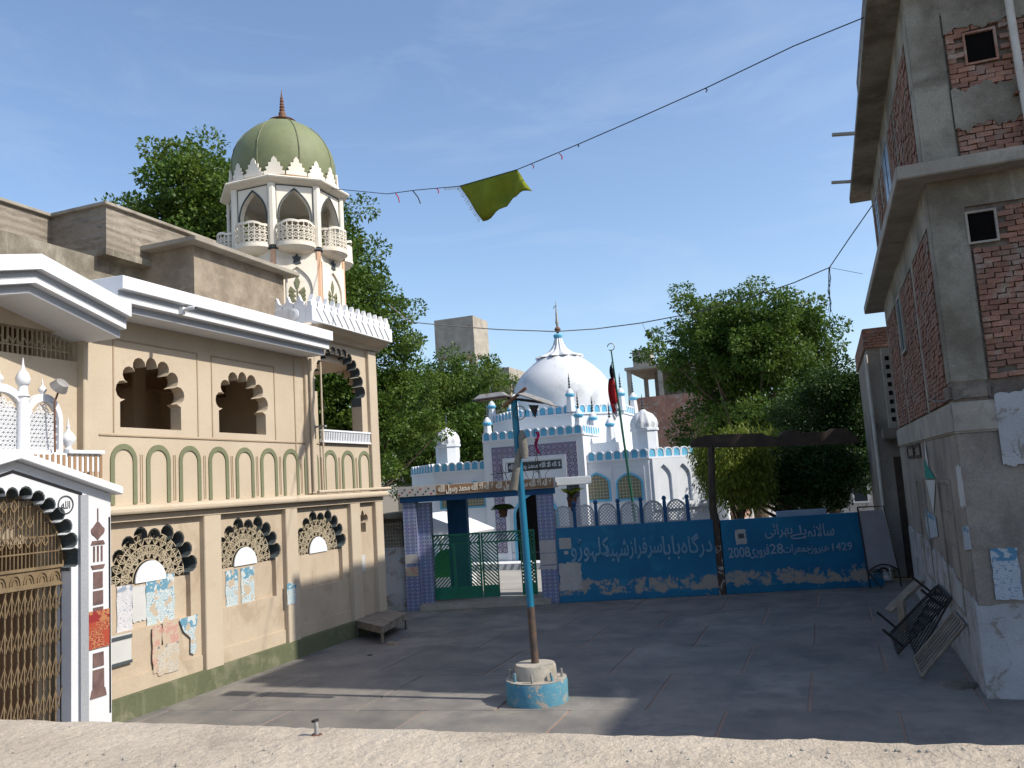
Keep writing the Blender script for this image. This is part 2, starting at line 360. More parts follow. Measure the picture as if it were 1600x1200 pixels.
def tile_mat(name, ca, cb, cc, s, ax=(1, 1)):      # small printed tiles: rings and crosses
    m = bpy.data.materials.new(name); m.use_nodes = True; nt = m.node_tree; L = nt.links.new; b = nt.nodes['Principled BSDF']; b.inputs['Roughness'].default_value = .35
    geo = _n(nt, 'ShaderNodeNewGeometry'); sp = _n(nt, 'ShaderNodeSeparateXYZ'); L(geo.outputs['Position'], sp.inputs[0])
    def ma(op, a, c=None, d=None):
        n = _n(nt, 'ShaderNodeMath', operation=op)
        for i, v in enumerate((a, c, d)):
            if v is None: continue
            if isinstance(v, (int, float)): n.inputs[i].default_value = v
            else: L(v, n.inputs[i])
        return n.outputs[0]
    h = ma('ADD', sp.outputs[0], ma('MULTIPLY', sp.outputs[1], -1.0)) if ax == 'xy' else sp.outputs[0]
    u = ma('SUBTRACT', ma('FRACT', ma('DIVIDE', h, s)), .5); v = ma('SUBTRACT', ma('FRACT', ma('DIVIDE', sp.outputs[2], s)), .5)
    au, av = ma('ABSOLUTE', u), ma('ABSOLUTE', v); r = ma('SQRT', ma('ADD', ma('MULTIPLY', u, u), ma('MULTIPLY', v, v)))
    ring = ma('LESS_THAN', ma('ABSOLUTE', ma('SUBTRACT', r, .32)), .09); core = ma('LESS_THAN', ma('ADD', au, av), .16); edge = ma('GREATER_THAN', ma('MAXIMUM', au, av), .455)
    x1 = _n(nt, 'ShaderNodeMix', data_type='RGBA'); x1.inputs[6].default_value = (*ca, 1); x1.inputs[7].default_value = (*cb, 1); L(ma('MAXIMUM', ring, core), x1.inputs[0])
    x2 = _n(nt, 'ShaderNodeMix', data_type='RGBA'); L(x1.outputs[2], x2.inputs[6]); x2.inputs[7].default_value = (*cc, 1); L(edge, x2.inputs[0]); 
    nz = _n(nt, 'ShaderNodeTexNoise'); nz.inputs['Scale'].default_value = 3; L(geo.outputs['Position'], nz.inputs[0])
    x3 = _n(nt, 'ShaderNodeMix', data_type='RGBA', blend_type='MULTIPLY'); x3.inputs[0].default_value = .35; L(x2.outputs[2], x3.inputs[6]); L(nz.outputs[1], x3.inputs[7]); L(x3.outputs[2], b.inputs['Base Color'])
    MT[name] = m
tile_mat('tile_blue', (.36, .39, .50), (.05, .07, .22), (.20, .23, .36), .10, 'xy')
tile_mat('tile_violet', (.55, .52, .60), (.05, .03, .14), (.07, .05, .17), .235)
tile_mat('tile_floral', (.40, .36, .25), (.05, .08, .04), (.36, .33, .24), .13)
def poster_mat(name, paper, ink, ink2, head, dens=.5, sc=14, torn=.15, under=None):
    """printed sheet: a header band, ink blotches and rows; z-local generated coordinates; torn patches show the plaster"""
    m = bpy.data.materials.new(name); m.use_nodes = True; nt = m.node_tree; L = nt.links.new; b = nt.nodes['Principled BSDF']; b.inputs['Roughness'].default_value = .8
    tc = _n(nt, 'ShaderNodeTexCoord'); sp = _n(nt, 'ShaderNodeSeparateXYZ'); L(tc.outputs['Generated'], sp.inputs[0])
    geo = _n(nt, 'ShaderNodeNewGeometry')
    def nz(s, st=(1, 1, 1), det=4):
        v = _n(nt, 'ShaderNodeVectorMath', operation='MULTIPLY'); L(geo.outputs['Position'], v.inputs[0]); v.inputs[1].default_value = st
        n = _n(nt, 'ShaderNodeTexNoise'); n.inputs['Scale'].default_value = s; n.inputs['Detail'].default_value = det; L(v.outputs[0], n.inputs[0]); return n.outputs[0]
    def gt(v, t, s=.03):
        r = _n(nt, 'ShaderNodeMapRange'); L(v, r.inputs[0]); r.inputs[1].default_value = t; r.inputs[2].default_value = t+s; return r.outputs[0]
    def mx(f, a, c):
        x = _n(nt, 'ShaderNodeMix', data_type='RGBA'); L(f, x.inputs[0])
        for k, v in ((6, a), (7, c)):
            if isinstance(v, tuple): x.inputs[k].default_value = (*v, 1)
            else: L(v, x.inputs[k])
        return x.outputs[2]
    def mul(a, c):
        n = _n(nt, 'ShaderNodeMath', operation='MULTIPLY'); L(a, n.inputs[0]); L(c, n.inputs[1]); return n.outputs[0]
    rows = nz(1.0, (26, 26, 60), 2)
    col = mx(gt(rows, .62-.1*dens), paper, ink)
    blot = gt(nz(sc*.6), .60-.14*dens, .05); col = mx(blot, col, ink2)
    hd = gt(sp.outputs[2], 1-head, .01); col = mx(hd, col, mx(gt(nz(sc), .52), ink, paper)) if head else col
    if torn: col = mx(gt(nz(5, det=8), .70-.3*torn, .012), col, under or (.50, .38, .24))
    L(col, b.inputs['Base Color']); MT[name] = m
poster_mat('poster_red', (.36, .15, .06), (.22, .015, .015), (.30, .045, .02), .3, 1.3, 7, 0)
poster_mat('poster_blue', (.47, .50, .49), (.10, .24, .33), (.36, .44, .46), .3, .7, 9, .42, (.42, .34, .25))
poster_mat('poster_notice', (.50, .49, .50), (.22, .26, .33), (.44, .44, .46), .14, .3, 12, .12, (.42, .34, .25))
poster_mat('poster_pink', (.44, .34, .26), (.40, .15, .13), (.43, .24, .19), 0, .7, 12, .6, (.42, .34, .25))
poster_mat('poster_grey', (.44, .40, .33), (.16, .15, .14), (.40, .35, .28), .1, .3, 8, .5, (.42, .34, .25))
poster_mat('poster_shade', (.37, .40, .43), (.07, .19, .29), (.33, .37, .41), .26, .35, 12, .15, (.2, .18, .16))
# ============================================================ the setting
def struct(o, name=None): o['kind'] = 'structure'; return o
g = MB(); N = 14; R_ = 1500
g.add([(-R_, -R_, -.03), (R_, -R_, -.03), (R_, R_, -.03), (-R_, R_, -.03)], [(0, 1, 2, 3)])
struct(g.build('ground', 'earth'))
pave = struct(MB().box(-11.6, 9, 1.0, 25.0, -.25, -.012).build('courtyard_pavement', 'joint'))
PITCHX, PITCHY = 2.2, 2.24
for j in range(-4, 6):
    off = -.58 if j % 2 == 0 else -1.66
    ya = lambda x: 12.2+PITCHY*j+.118*(x+2.4); yb = lambda x: ya(x)+PITCHY
    for i in range(-5, 2):
        x0 = max(off+i*PITCHX+.020, -11.5); x1 = min(off+(i+1)*PITCHX-.020, 2.9)
        if x1-x0 < .2: continue
        dz = random.uniform(-.003, .003); jx = random.uniform(-.02, .02)
        m = MB(); q = [(x0+jx, ya(x0)+.012), (x1+jx, ya(x1)+.012), (x1, yb(x1)-.012), (x0, yb(x0)-.012)]
        if max(p[1] for p in q) > 25.3: q = [(a, min(b, 25.3)) for a, b in q]
        if q[0][1] > 25: continue
        m.ext([q], -.05, dz, lambda u, v, w: (u, v, w)); m.build('paving_slab', 'paving', pave, bev=.006, seg=1)
# yard of the shrine behind the gate
WA, WB = Vector((-11.3, 21.12, 0)), Vector((.64, 24.6, 0))          # foot of the gateway and the blue walls
WU = (WB-WA).normalized(); WN = Vector((WU.y, -WU.x, 0))             # along the wall, out towards the street
def wl3(u, n, z): p = WA+WU*u+WN*n; return (p.x, p.y, z)
yd = MB(); yd.ext([[(-40, 22.6), (-11.6, 21.9), (1.3, 25.6), (1.3, 70), (-40, 70)]], -.2, .03, lambda u, v, w: (u, v, w))
struct(yd.build('shrine_yard', 'yard_floor'))

# ============================================================ cusped arches
def foil(c, w, z0, zs, za, n, tip=.16, bul=.36, k=7, ins=1.0):
    """outline (u, z) of a cusped arch: jambs from z0 to zs, n lobes, the top one drawn out to a point at za"""
    H = za-zs-tip*1.0; pts = [(c-w, z0)]+([(c-w, zs-.05)] if ins < 1 else []); wj = w; w = w*ins
    cus = []
    for i in range(n+1):
        t = PI-PI*i/n; cus.append((c+w*math.cos(t)*1.0, zs+H*math.sin(t)**.9 if 0 < i < n else zs))
    for i in range(n):
        a, b = Vector((*cus[i], 0)), Vector((*cus[i+1], 0)); ch = (b-a).length; d = (b-a)/ch; nrm = Vector((-d.y, d.x, 0)); mid = (a+b)/2
        if i == n//2:
            for s in range(0, 2*k+1):
                x = s/k-1; hh = tip+(za-zs-H-tip); y = (1-abs(x))
                ww = ch/2*(1.0 if y == 0 else (1-y)**.55*(1+.5*y))*(1 if x >= 0 else -1)
                yy = y if y < .999 else 1
                pts.append((c+ww if y < .999 else c, cus[i][1]+(za-cus[i][1])*yy))
        else:
            r = ch*.56; cen = mid+nrm*(math.sqrt(max(r*r-ch*ch/4, 0))*.9)*1.0
            a0 = math.atan2(a.y-cen.y, a.x-cen.x); a1 = math.atan2(b.y-cen.y, b.x-cen.x)
            while a1 > a0: a1 -= 2*PI
            rr0 = (a-cen).length
            for s in range(k+1):
                t = a0+(a1-a0)*s/k; pts.append((cen.x+rr0*math.cos(t), cen.y+rr0*math.sin(t)))
    pts += ([(c+wj, zs-.05)] if ins < 1 else [])+[(c+wj, z0)]
    out = [pts[0]]
    for p in pts[1:]:
        if abs(p[0]-out[-1][0])+abs(p[1]-out[-1][1]) > 1e-4: out.append(p)
    return out[::-1]
def pointed(c, w, z0, zs, za, k=8, ogee=0.0):
    L_ = []
    for s in range(k+1):
        t = s/k; u = w*(1-t**1.7) if not ogee else w*(1-t)**(.5)*(1-.0*t); z = zs+(za-zs)*(math.sin(t*PI/2)**1.0 if not ogee else t)
        L_.append((u, z))
    if ogee:       # four-centred outline with a drawn-out tip
        L_ = [(w*math.cos(t*PI/2)**.9*(1-.18*max(0, t-.6)), zs+(za-zs)*(.78*math.sin(t*PI/2)+.22*t**4)) for t in [i/k for i in range(k+1)]]
        L_[-1] = (0, za)
    return [(c+w, z0)]+[(c+u, z) for u, z in L_]+[(c-u, z) for u, z in reversed(L_[:-1])]+[(c-w, z0)]
def rect(a, b, c, d): return [(a, c), (b, c), (b, d), (a, d)]

# ============================================================ the cream hall on the left
LX = -10.85
hall = thing('prayer_hall', 'cream two storey hall with scalloped windows and olive plinth beside the courtyard', 'building', (LX, 14.5, 0))
mx = lambda u, v, w: (LX-w, u, v)
WINC = (11.36, 13.84, 16.37)
m = MB(); holes = [foil(c, .84, 2.06, 2.12, 2.95, 9, .13) for c in WINC]+[foil(18.2, .13, 2.38, 2.6, 2.9, 3, .1)]
m.ext([rect(10.0, 19.0, 0, 3.3)]+holes, .10, .42, mx)
holes2 = [foil(c, .845, 1.34, 2.12, 2.956, 9, .13) for c in WINC]+[foil(18.2, .135, 2.37, 2.6, 2.905, 3, .1)]
m.ext([rect(9.99, 19.0, .0, 3.299)]+holes2, 0, .0995, mx); m.build('lower_wall', 'cream_low', hall)
for a, b in ((12.46, 12.92), (14.92, 15.34), (17.49, 17.92), (18.66, 19.03)):
    MB().box(LX-.02, LX+.11, a, b, .3, 3.21).build('pilaster', 'cream', hall, bev=.01)
MB().box(LX-.02, LX+.03, 12.925, 14.915, .3, .62).box(LX-.02, LX+.03, 15.345, 17.485, .3, .62).box(LX-.02, LX+.03, 10.1, 12.455, .3, .62).build('dado', 'cream_low', hall)
MB().box(LX-.05, LX+.16, 9.98, 19.06, -.05, .36).build('plinth', 'olive_plinth', hall, bev=.012)
for i in range(3): MB().box(LX-.419, LX-.16, WINC[i]-.86, WINC[i]+.86, 2.0, 2.062).build('window_sill', 'cream_low', hall)
MB().ext([[(0, 3.20), (.24, 3.215), (.26, 3.25), (.26, 3.30), (.22, 3.345), (0, 3.37)]], 9.97, 19.12, lambda u, v, w: (LX+u-.01, w, v)).build('ledge', 'cream', hall, bev=.006)
MB().box(LX-.01, LX+.12, 9.99, 19.05, 3.10, 3.199).build('ledge_fascia', 'cream_low', hall)
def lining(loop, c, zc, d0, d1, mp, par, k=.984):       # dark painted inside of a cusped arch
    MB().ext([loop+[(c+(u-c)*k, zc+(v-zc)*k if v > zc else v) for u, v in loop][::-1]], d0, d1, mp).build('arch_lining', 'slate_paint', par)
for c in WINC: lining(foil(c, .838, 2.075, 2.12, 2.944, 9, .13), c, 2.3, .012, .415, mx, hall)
# pierced screens of the lower windows, each with a white half-round board
def grille(c):
    t = MB(); X = LX-.135
    P = lambda r, a: (X, c+r*math.cos(a)*1.0, 2.08+r*math.sin(a)*.98)
    for r in (.36, .46, .60, .72, .83):
        t.tube([P(r, PI*i/20) for i in range(21)], .011, 4)
    for n, r0, r1, ph in ((9, .36, .60, 0), (13, .60, .83, .5)):
        for i in range(n):
            a = PI*(i+.5)/n; da = PI/n/2
            for s in (-1, -.4, .4, 1): t.tube([P(r0, a), P((r0+r1)/2, a+s*da*.9), P(r1, a+s*da*.25)], .009, 4)
    for i in range(30):
        a = PI*(i+.5)/30; t.tube([P(.46, a-.06), P(.60, a+.06)], .007, 4); t.tube([P(.46, a+.06), P(.60, a-.06)], .007, 4)
    o = t.build('window_screen', 'beige_grille', hall)
    b = MB(); b.ext([[(c+.345*math.cos(PI*i/20), 2.066+.345*math.sin(PI*i/20)) for i in range(21)]], .075, .10, mx); b.build('white_board', 'white_paint', hall)
for c in WINC: grille(c)
MB().box(LX-3.2, LX-3.1, 10, 19, 0, 3.2).box(LX-3.1, LX-.42, 9.9, 9.99, 0, 3.2).box(LX-3.1, LX-.42, 18.9, 18.99, 0, 3.2).build('lower_room', 'cream_room', hall)
# upper storey
UA = [foil(11.34, .70, 4.65, 5.12, 5.90, 7, .17, ins=.85), foil(13.77, .72, 4.65, 5.12, 5.90, 7, .17, ins=.85)]
BAY = foil(17.40, .98, 4.62, 5.72, 6.86, 13, .14)
m = MB(); m.ext([rect(10.0, 16.05, 3.3, 6.97)]+UA, 0, .24, mx); m.ext([rect(16.05, 19.03, 3.3, 7.0), BAY], 0, .28, mx); m.build('upper_wall', 'cream', hall)
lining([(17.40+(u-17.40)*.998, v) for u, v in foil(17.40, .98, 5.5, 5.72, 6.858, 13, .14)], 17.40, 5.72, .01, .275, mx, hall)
tr = MB()
for a, b in ((10.5, 12.47), (12.86, 14.80)):
    for y in (a, b): tr.box(LX-.01, LX+.014, y-.012, y+.012, 4.56, 6.12)
    tr.box(LX-.01, LX+.014, a+.012, b-.012, 6.10, 6.124)
tr.box(LX-.01, LX+.018, 10.2, 18.6, 4.50, 4.525)
tr.box(LX-.01, LX+.016, 15.5, 15.53, 3.4, 6.4)
tr.build('panel_moulding', 'cream_trim', hall)
MB().box(LX-.01, LX+.09, 18.64, 19.04, 3.38, 6.95).build('pilaster', 'cream', hall, bev=.01)
MB().box(LX-.01, LX+.07, 15.86, 16.22, 3.38, 6.45).build('pilaster', 'cream', hall, bev=.01)
for i in range(11):           # row of painted blind arches
    c = 10.70+.768*i; w = .28
    o_ = [(c-w, 3.38), (c-w, 4.09)]+[(c-w*math.cos(PI*k/12), 4.09+w*math.sin(PI*k/12)*1.02) for k in range(1, 12)]+[(c+w, 4.09), (c+w, 3.38)]
    w2 = w-.085; o_ += [(c+w2, 3.38), (c+w2, 4.09)]+[(c+w2*math.cos(PI*k/12), 4.09+w2*math.sin(PI*k/12)) for k in range(1, 12)]+[(c-w2, 4.09), (c-w2, 3.38)]
    MB().ext([o_], -.022, .01, mx).build('blind_arch', 'olive_paint', hall)
    if i < 10: MB().box(LX-.01, LX+.012, c+.355, c+.370, 3.4, 4.2).box(LX-.01, LX+.012, c+.400, c+.415, 3.4, 4.2).build('arch_fillet', 'cream_trim', hall)
# inside of the upper gallery
MB().box(-15.2, LX-.25, 10.0, 16.0, 3.15, 3.30).build('gallery_floor', 'cream_room', hall)
MB().box(-15.2, LX-.25, 9.9, 19.0, 6.55, 6.70).build('gallery_ceiling', 'cream_room', hall)
MB().box(-15.2, -15.0, 9.9, 16.1, 3.3, 6.55).box(-15.0, LX-.241, 15.95, 16.05, 3.3, 6.55).box(-15.0, LX-.241, 9.9, 9.99, 3.3, 6.55).build('gallery_back_wall', 'cream_room', hall)
for y in (11.4, 13.1, 14.8): MB().box(-13.3, -13.0, y, y+.32, 3.3, 6.55).build('gallery_pillar', 'cream_room', hall)
MB().box(-13.2, -13.05, 10, 15.95, 5.75, 6.0).build('gallery_beam', 'brown_trim', hall)
# open bay under the minaret
MB().box(-14.2, -14.0, 16.05, 19.0, 3.3, 6.55).build('bay_back_wall', 'cream', hall)
m = MB(); m.ext([rect(-14.0, LX-.285, 3.3, 6.97), foil(-12.4, 1.0, 4.4, 5.7, 6.75, 13, .14)], 18.80, 19.03, lambda u, v, w: (u, w, v)); m.build('bay_side_wall', 'cream', hall)
MB().box(-14, LX-.29, 16.05, 18.8, 3.9, 4.2).build('bay_floor', 'cream_room', hall)
st = [(16.06, 4.2), (17.05, 4.2), (17.05, 4.72), (16.86, 4.76), (16.80, 4.95), (16.62, 5.05), (16.56, 5.30), (16.36, 5.42), (16.06, 5.45)]
MB().ext([st], -11.6, -11.45, lambda u, v, w: (w, u, v)).build('stair_wall', 'white_paint', hall)
bl = MB(); bl.box(LX+.02, LX+.09, 16.42, 18.62, 4.80, 4.84).box(LX+.02, LX+.09, 16.42, 18.62, 4.54, 4.58)
for i in range(30): bl.box(LX+.035, LX+.075, 16.44+i*.073, 16.475+i*.073, 4.581, 4.799)
bl.build('balustrade', 'white_paint', hall)
# stepped white eave
prof = [(-10.34, 6.45), (-10.34, 6.57), (-10.21, 6.575), (-10.21, 6.75), (-10.10, 6.755), (-10.10, 6.97), (-10.9, 6.99), (-10.9, 6.45)]
MB().ext([prof], 9.98, 15.99, lambda u, v, w: (u, w, v)).build('stepped_eave', 'white_paint', hall, bev=.006, seg=1)
gx = lambda x: x+.20
ga = MB(); Y0, YC, Y1 = 6.75, 8.35, 9.95
pr2 = [(gx(a) if a > -10.5 else -11.2, b-.49) for a, b in prof]
for (ya, yb_, za, zb) in ((Y0, YC, 0, .41), (YC, Y1, .41, 0)):
    n = len(pr2); ga.add([(p[0], ya, p[1]+za) for p in pr2]+[(p[0], yb_, p[1]+zb) for p in pr2], [(i, (i+1) % n, (i+1) % n+n, i+n) for i in range(n)]+([tuple(range(n))] if ya == Y0 else [tuple(range(2*n-1, n-1, -1))]))
ga.build('gable_eave', 'white_paint', hall)
for a_, b_, x_ in ((6.645, 6.745, -10.21), (6.475, 6.565, -10.34)): MB().box(x_-.01, x_+.004, 9.985, 15.985, a_, b_).build('eave_shade_strip', 'eave_shade_grey', hall)  # shade below each step of the white eave, laid on as grey strips
for a_, b_, x_ in ((6.645, 6.745, -10.01), (6.475, 6.565, -10.14)):  # same painted shade along the gable
    for ya, yb_, za, zb in ((Y0, YC, 0, .41), (YC, Y1, .41, 0)): MB().add([(x_+k, y, z-.49+d) for k in (-.01, .004) for y, d in ((ya, za), (yb_, zb)) for z in (a_, b_)], [(0, 1, 3, 2), (4, 6, 7, 5), (0, 4, 5, 1), (2, 3, 7, 6), (0, 2, 6, 4), (1, 5, 7, 3)]).build('eave_shade_strip', 'eave_shade_grey', hall)
MB().box(-19, -10.91, 6.2, 18.98, 6.705, 6.90).build('roof', 'roof_slab', hall)
# cornice and crenellated parapet over the bay
MB().ext([[(0, 6.95), (.10, 6.98), (.16, 7.06), (.30, 7.10), (.42, 7.20), (-.5, 7.20), (-.5, 6.95)]], 15.98, 19.25, lambda u, v, w: (LX+u, w, v)).build('bay_cornice', 'cream', hall)
cp = MB(); cp.box(-10.55, -10.38, 15.62, 19.28, 7.2, 7.55).box(-13.2, -10.551, 15.62, 15.76, 7.2, 7.55).box(-13.2, -10.551, 19.14, 19.28, 7.2, 7.55).build('bay_parapet', 'white_paint', hall, bev=.008)
for i in range(13):
    y = 15.76+i*.28; MB().ext([[(y-.11, 7.54), (y+.11, 7.54), (y+.12, 7.66), (y+.06, 7.70), (y, 7.84), (y-.06, 7.70), (y-.12, 7.66)]], -10.42, -10.52, lambda u, v, w: (w, u, v)).build('merlon', 'white_paint', hall)
    if i < 12: MB().rbox((-10.375, y+.14, 7.38), (.03, .025, .36), (rad(42), 0, 0)).build('parapet_moulding', 'white_marble', hall)
for i in range(7):
    x = -10.75-i*.3; MB().ext([[(x-.12, 7.54), (x+.12, 7.54), (x+.13, 7.66), (x+.06, 7.70), (x, 7.84), (x-.06, 7.70), (x-.13, 7.66)]], 15.66, 15.74, lambda u, v, w: (u, w, v)).build('merlon', 'white_paint', hall)
ro = MB().lathe([(.14, 0), (.14, .03), (.08, .05)], 0, 0, 14).build('parapet_rosette', 'white_marble', hall)
ro.location = Vector((-10.85, 15.60, 7.39))-hall.location+Vector((0, 0, 0)); ro.data.transform(Matrix.Translation(hall.location)); ro.data.transform(Matrix.Rotation(PI/2, 4, 'X'))
# gable bay: set-back wall over the portal with a barred opening
gm = lambda u, v, w: (LX-.08-w, u, v)
MB().ext([rect(6.2, 10.0, 0, 6.9), rect(6.9, 9.86, 5.66, 6.08), rect(7.35, 9.30, .01, 2.9)], 0, .2, gm).build('gable_wall', 'cream', hall)
gb = MB()
for i in range(36): gb.box(LX-.2, LX-.17, 6.95+i*.081, 6.965+i*.081, 5.66, 6.08)
gb.box(LX-.2, LX-.18, 6.9, 9.86, 5.80, 5.82)
for i in range(24):
    y = 6.95+i*.125; gb.tube([(LX-.185, y, 5.83), (LX-.185, y+.06, 5.93), (LX-.185, y+.125, 5.83)], .012, 4)
gb.build('barred_opening', 'beige_grille', hall)
MB().box(LX-1.2, LX-1.1, 6.3, 10, 5.2, 6.5).build('gallery_back_wall', 'brown_trim', hall)
MB().box(LX-.1, LX+.06, 9.86, 10.03, 3.9, 6.3).build('pilaster', 'cream', hall, bev=.01)
# drain pipes on the facade
dp = MB(); dp.tube([(LX+.13, 15.98, 6.42), (LX+.13, 15.98, 3.42)], .035, 8); dp.build('drain_pipe', 'cream', hall, smooth=True)
dp = MB(); dp.tube([(LX+.09, 16.45, 6.4), (LX+.09, 16.45, 3.40)], .022, 8); dp.build('drain_pipe', 'cream', hall, smooth=True)
dp = MB(); dp.tube([(LX+.2, 16.02, 3.41), (LX+.2, 19.3, 3.41)], .04, 8); dp.build('drain_pipe', 'cream', hall, smooth=True)
MB().box(LX+.02, LX+.34, 16.16, 16.24, 4.86, 4.90).build('lamp_bracket', 'tin', hall)

# rooftop masonry of the hall
rr = thing('rooftop_room', 'rough plastered rooftop room with thin overhanging slab behind the white eave', 'roof room', (-12.6, 14.5, 6.9))
MB().box(-14.4, -11.38, 13.05, 16.0, 6.9, 8.44).build('wall', 'smear_plaster', rr)
MB().box(-14.7, -11.12, 12.80, 16.28, 8.44, 8.54).build('roof', 'roof_slab', rr, bev=.012)
MB().tube([(-11.33, 16.04, 6.9), (-11.33, 16.04, 8.4)], .03, 8).build('drain_pipe', 'pipe_pvc', rr)
rb = thing('rooftop_parapet', 'board-marked raw concrete parapet stepping round the upper roof', 'parapet', (-14, 11.5, 6.9))
MB().box(-14.1, -13.93, 5.5, 12.09, 8.28, 9.13).build('parapet_wall', 'raw_concrete', rb)
MB().box(-13.929, -12.5, 11.95, 12.09, 8.28, 9.13).build('parapet_wall', 'raw_concrete', rb)
MB().box(-12.66, -12.5, 12.091, 15.0, 8.28, 9.13).build('parapet_wall', 'raw_concrete', rb)
MB().box(-14.14, -13.86, 5.5, 12.12, 9.13, 9.20).box(-13.86, -12.43, 11.88, 12.12, 9.13, 9.20).box(-12.70, -12.43, 12.12, 15.0, 9.13, 9.20).build('coping', 'roof_slab', rb, bev=.01)
MB().box(-19, -12.75, 5.5, 15, 6.9, 8.15).box(-19, -12.45, 11.9, 15, 8.15, 8.28).box(-19, -13.8, 5.5, 11.9, 8.15, 8.279).build('upper_storey', 'dark_concrete', rb)

# ============================================================ security camera under the eave
sc_ = thing('security_camera', 'small white bullet camera fixed to the stepped white eave', 'camera', (-10.08, 11.35, 6.66))
cb = MB(); cb.tube([(-10.16, 11.35, 6.64), (-9.98, 11.33, 6.66), (-9.86, 11.32, 6.645)], [.03, .035, .035], 10); cb.build('housing', 'white_paint', sc_, smooth=True)
MB().tube([(-9.858, 11.32, 6.645), (-9.845, 11.32, 6.643)], .024, 10).build('lens', 'glass_dark', sc_)
MB().box(-10.20, -10.12, 11.31, 11.39, 6.58, 6.70).build('bracket', 'white_paint', sc_)

# ============================================================ white marble portal with the folding gate
por = thing('entrance_portal', 'white marble gabled portal with scalloped arch and folding iron gate', 'portal', (-10.5, 8.33, 0))
PX = -10.40; pm = lambda u, v, w: (PX-w, u, v)
ARC = foil(8.33, .95, -.01, 2.52, 3.70, 15, .12)
m = MB(); m.ext([[(6.66, 0), (10.0, 0), (10.0, 3.55), (8.33, 4.06), (6.66, 3.55)], ARC], 0, .30, pm); m.build('wall', 'white_marble', por)
MB().ext([[(6.5, 3.56), (8.33, 4.07), (10.1, 3.53), (10.1, 3.65), (8.33, 4.18), (6.5, 3.68)]], -.16, .34, pm).build('coping', 'white_paint', por, bev=.01)
bt = MB()
bt.ext([[(8.33, 3.93), (9.47, 3.585), (9.47, 3.54), (8.33, 3.885)]], -.006, .01, pm); bt.ext([[(8.33, 3.93), (7.19, 3.585), (7.19, 3.54), (8.33, 3.885)]], -.006, .01, pm)
bt.box(PX-.01, PX+.006, 9.44, 9.475, 2.4, 3.54); bt.box(PX-.01, PX+.006, 9.955, 9.985, .3, 3.2); bt.box(PX-.01, PX+.006, 9.525, 9.55, .3, 3.55)
bt.build('black_border', 'black_paint', por)
MB().box(PX-.01, PX+.05, 9.40, 9.54, 0, 3.55).build('pilaster', 'grey_band', por)
# painted minaret on the side panel, carved in low relief
pmn = MB(); c0 = 9.75
def slab_(a, b, z0, z1, t=.012): pmn.box(PX-.01, PX+t, c0-a, c0+a, z0, z1) if a == b else pmn.ext([[(c0-a, z0), (c0+a, z0), (c0+b, z1), (c0-b, z1)]], -t, .01, pm)
for z0, z1, a, b in ((.58, .70, .15, .12), (.70, .98, .105, .10), (1.02, 1.22, .10, .095), (1.72, 1.88, .095, .09), (1.92, 2.12, .09, .09), (2.16, 2.40, .085, .085), (2.44, 2.50, .10, .13)): slab_(a, b, z0, z1)
for k in (-1, 0, 1): pmn.box(PX-.01, PX+.012, c0+k*.07-.015, c0+k*.07+.015, 2.55, 2.78)
slab_(.13, .10, 2.80, 2.86); pmn.ext([[(c0+.10*math.sin(PI*k/10)*(1.25 if 2 < k < 7 else 1), 2.87+.028*k) for k in range(11)]+[(c0-.10*math.sin(PI*k/10)*(1.25 if 2 < k < 7 else 1), 2.87+.028*k) for k in range(9, 0, -1)]], -.012, .01, pm)
pmn.box(PX-.01, PX+.012, c0-.008, c0+.008, 3.15, 3.34)
pmn.build('minaret_relief', 'maroon_marble', por, kind='stuff')
lining([(8.33+(u-8.33)*.997, v*.999) for u, v in foil(8.33, .95, 2.47, 2.52, 3.70, 15, .12)], 8.33, 2.52, .01, .295, pm, por)
# roundel with a single word
rd = MB().lathe([(.135, 0), (.135, .012), (.118, .012), (.118, 0)], 0, 0, 28, cap=False).build('roundel', 'slate_paint', por)
rd.data.transform(Matrix.Translation(por.location)); rd.data.transform(Matrix.Rotation(PI/2, 4, 'Y')); rd.location = Vector((PX, 9.18, 3.42))-por.location
lettering('roundel_word', '\u0627\u0644\u0644\u0647', .15, .11, lambda u, v, w: (PX+w, 9.105+u, 3.365+v), .01, 'slate_paint', por)
# folding gate
fg = MB(); X = PX-.20
for i in range(20): fg.box(X-.012, X+.012, 7.38+i*.10, 7.398+i*.10, .05, 2.28)
fg.box(X-.02, X+.02, 7.36, 9.30, .0, .05)
for r_ in range(5):
    zc = .22+r_*.47
    for i in range(19):
        y = 7.39+i*.10
        fg.tube([(X+.02, y, zc-.17), (X+.02, y+.10, zc+.17)], .008, 4); fg.tube([(X-.02, y, zc+.17), (X-.02, y+.10, zc-.17)], .008, 4)
fg.build('folding_gate', 'bronze_iron', por)
fr = MB(); fr.box(X-.03, X+.03, 7.36, 9.30, 2.28, 2.33).box(X-.03, X+.03, 7.36, 9.30, 2.53, 2.57).box(X-.005, X+.005, 7.36, 9.30, 2.33, 2.53)
for i in range(9):
    y = 7.46+i*.215; fr.tube([(X+.015, y+.08*math.cos(PI*k/8), 2.36+.13*math.sin(PI*k/8)) for k in range(9)], .014, 4); fr.tube([(X+.015, y+.04*math.cos(PI*k/8), 2.36+.08*math.sin(PI*k/8)) for k in range(9)], .01, 4)
fr.build('gate_frieze', 'bronze_iron', por)
fn = MB()
for i in range(34):
    y = 7.32+i*.06; hgt = math.sqrt(max(0, 1-((y-8.33)/.97)**2))*1.03
    if hgt > .05: fn.box(X-.008, X+.008, y-.006, y+.006, 2.57, 2.57+hgt)
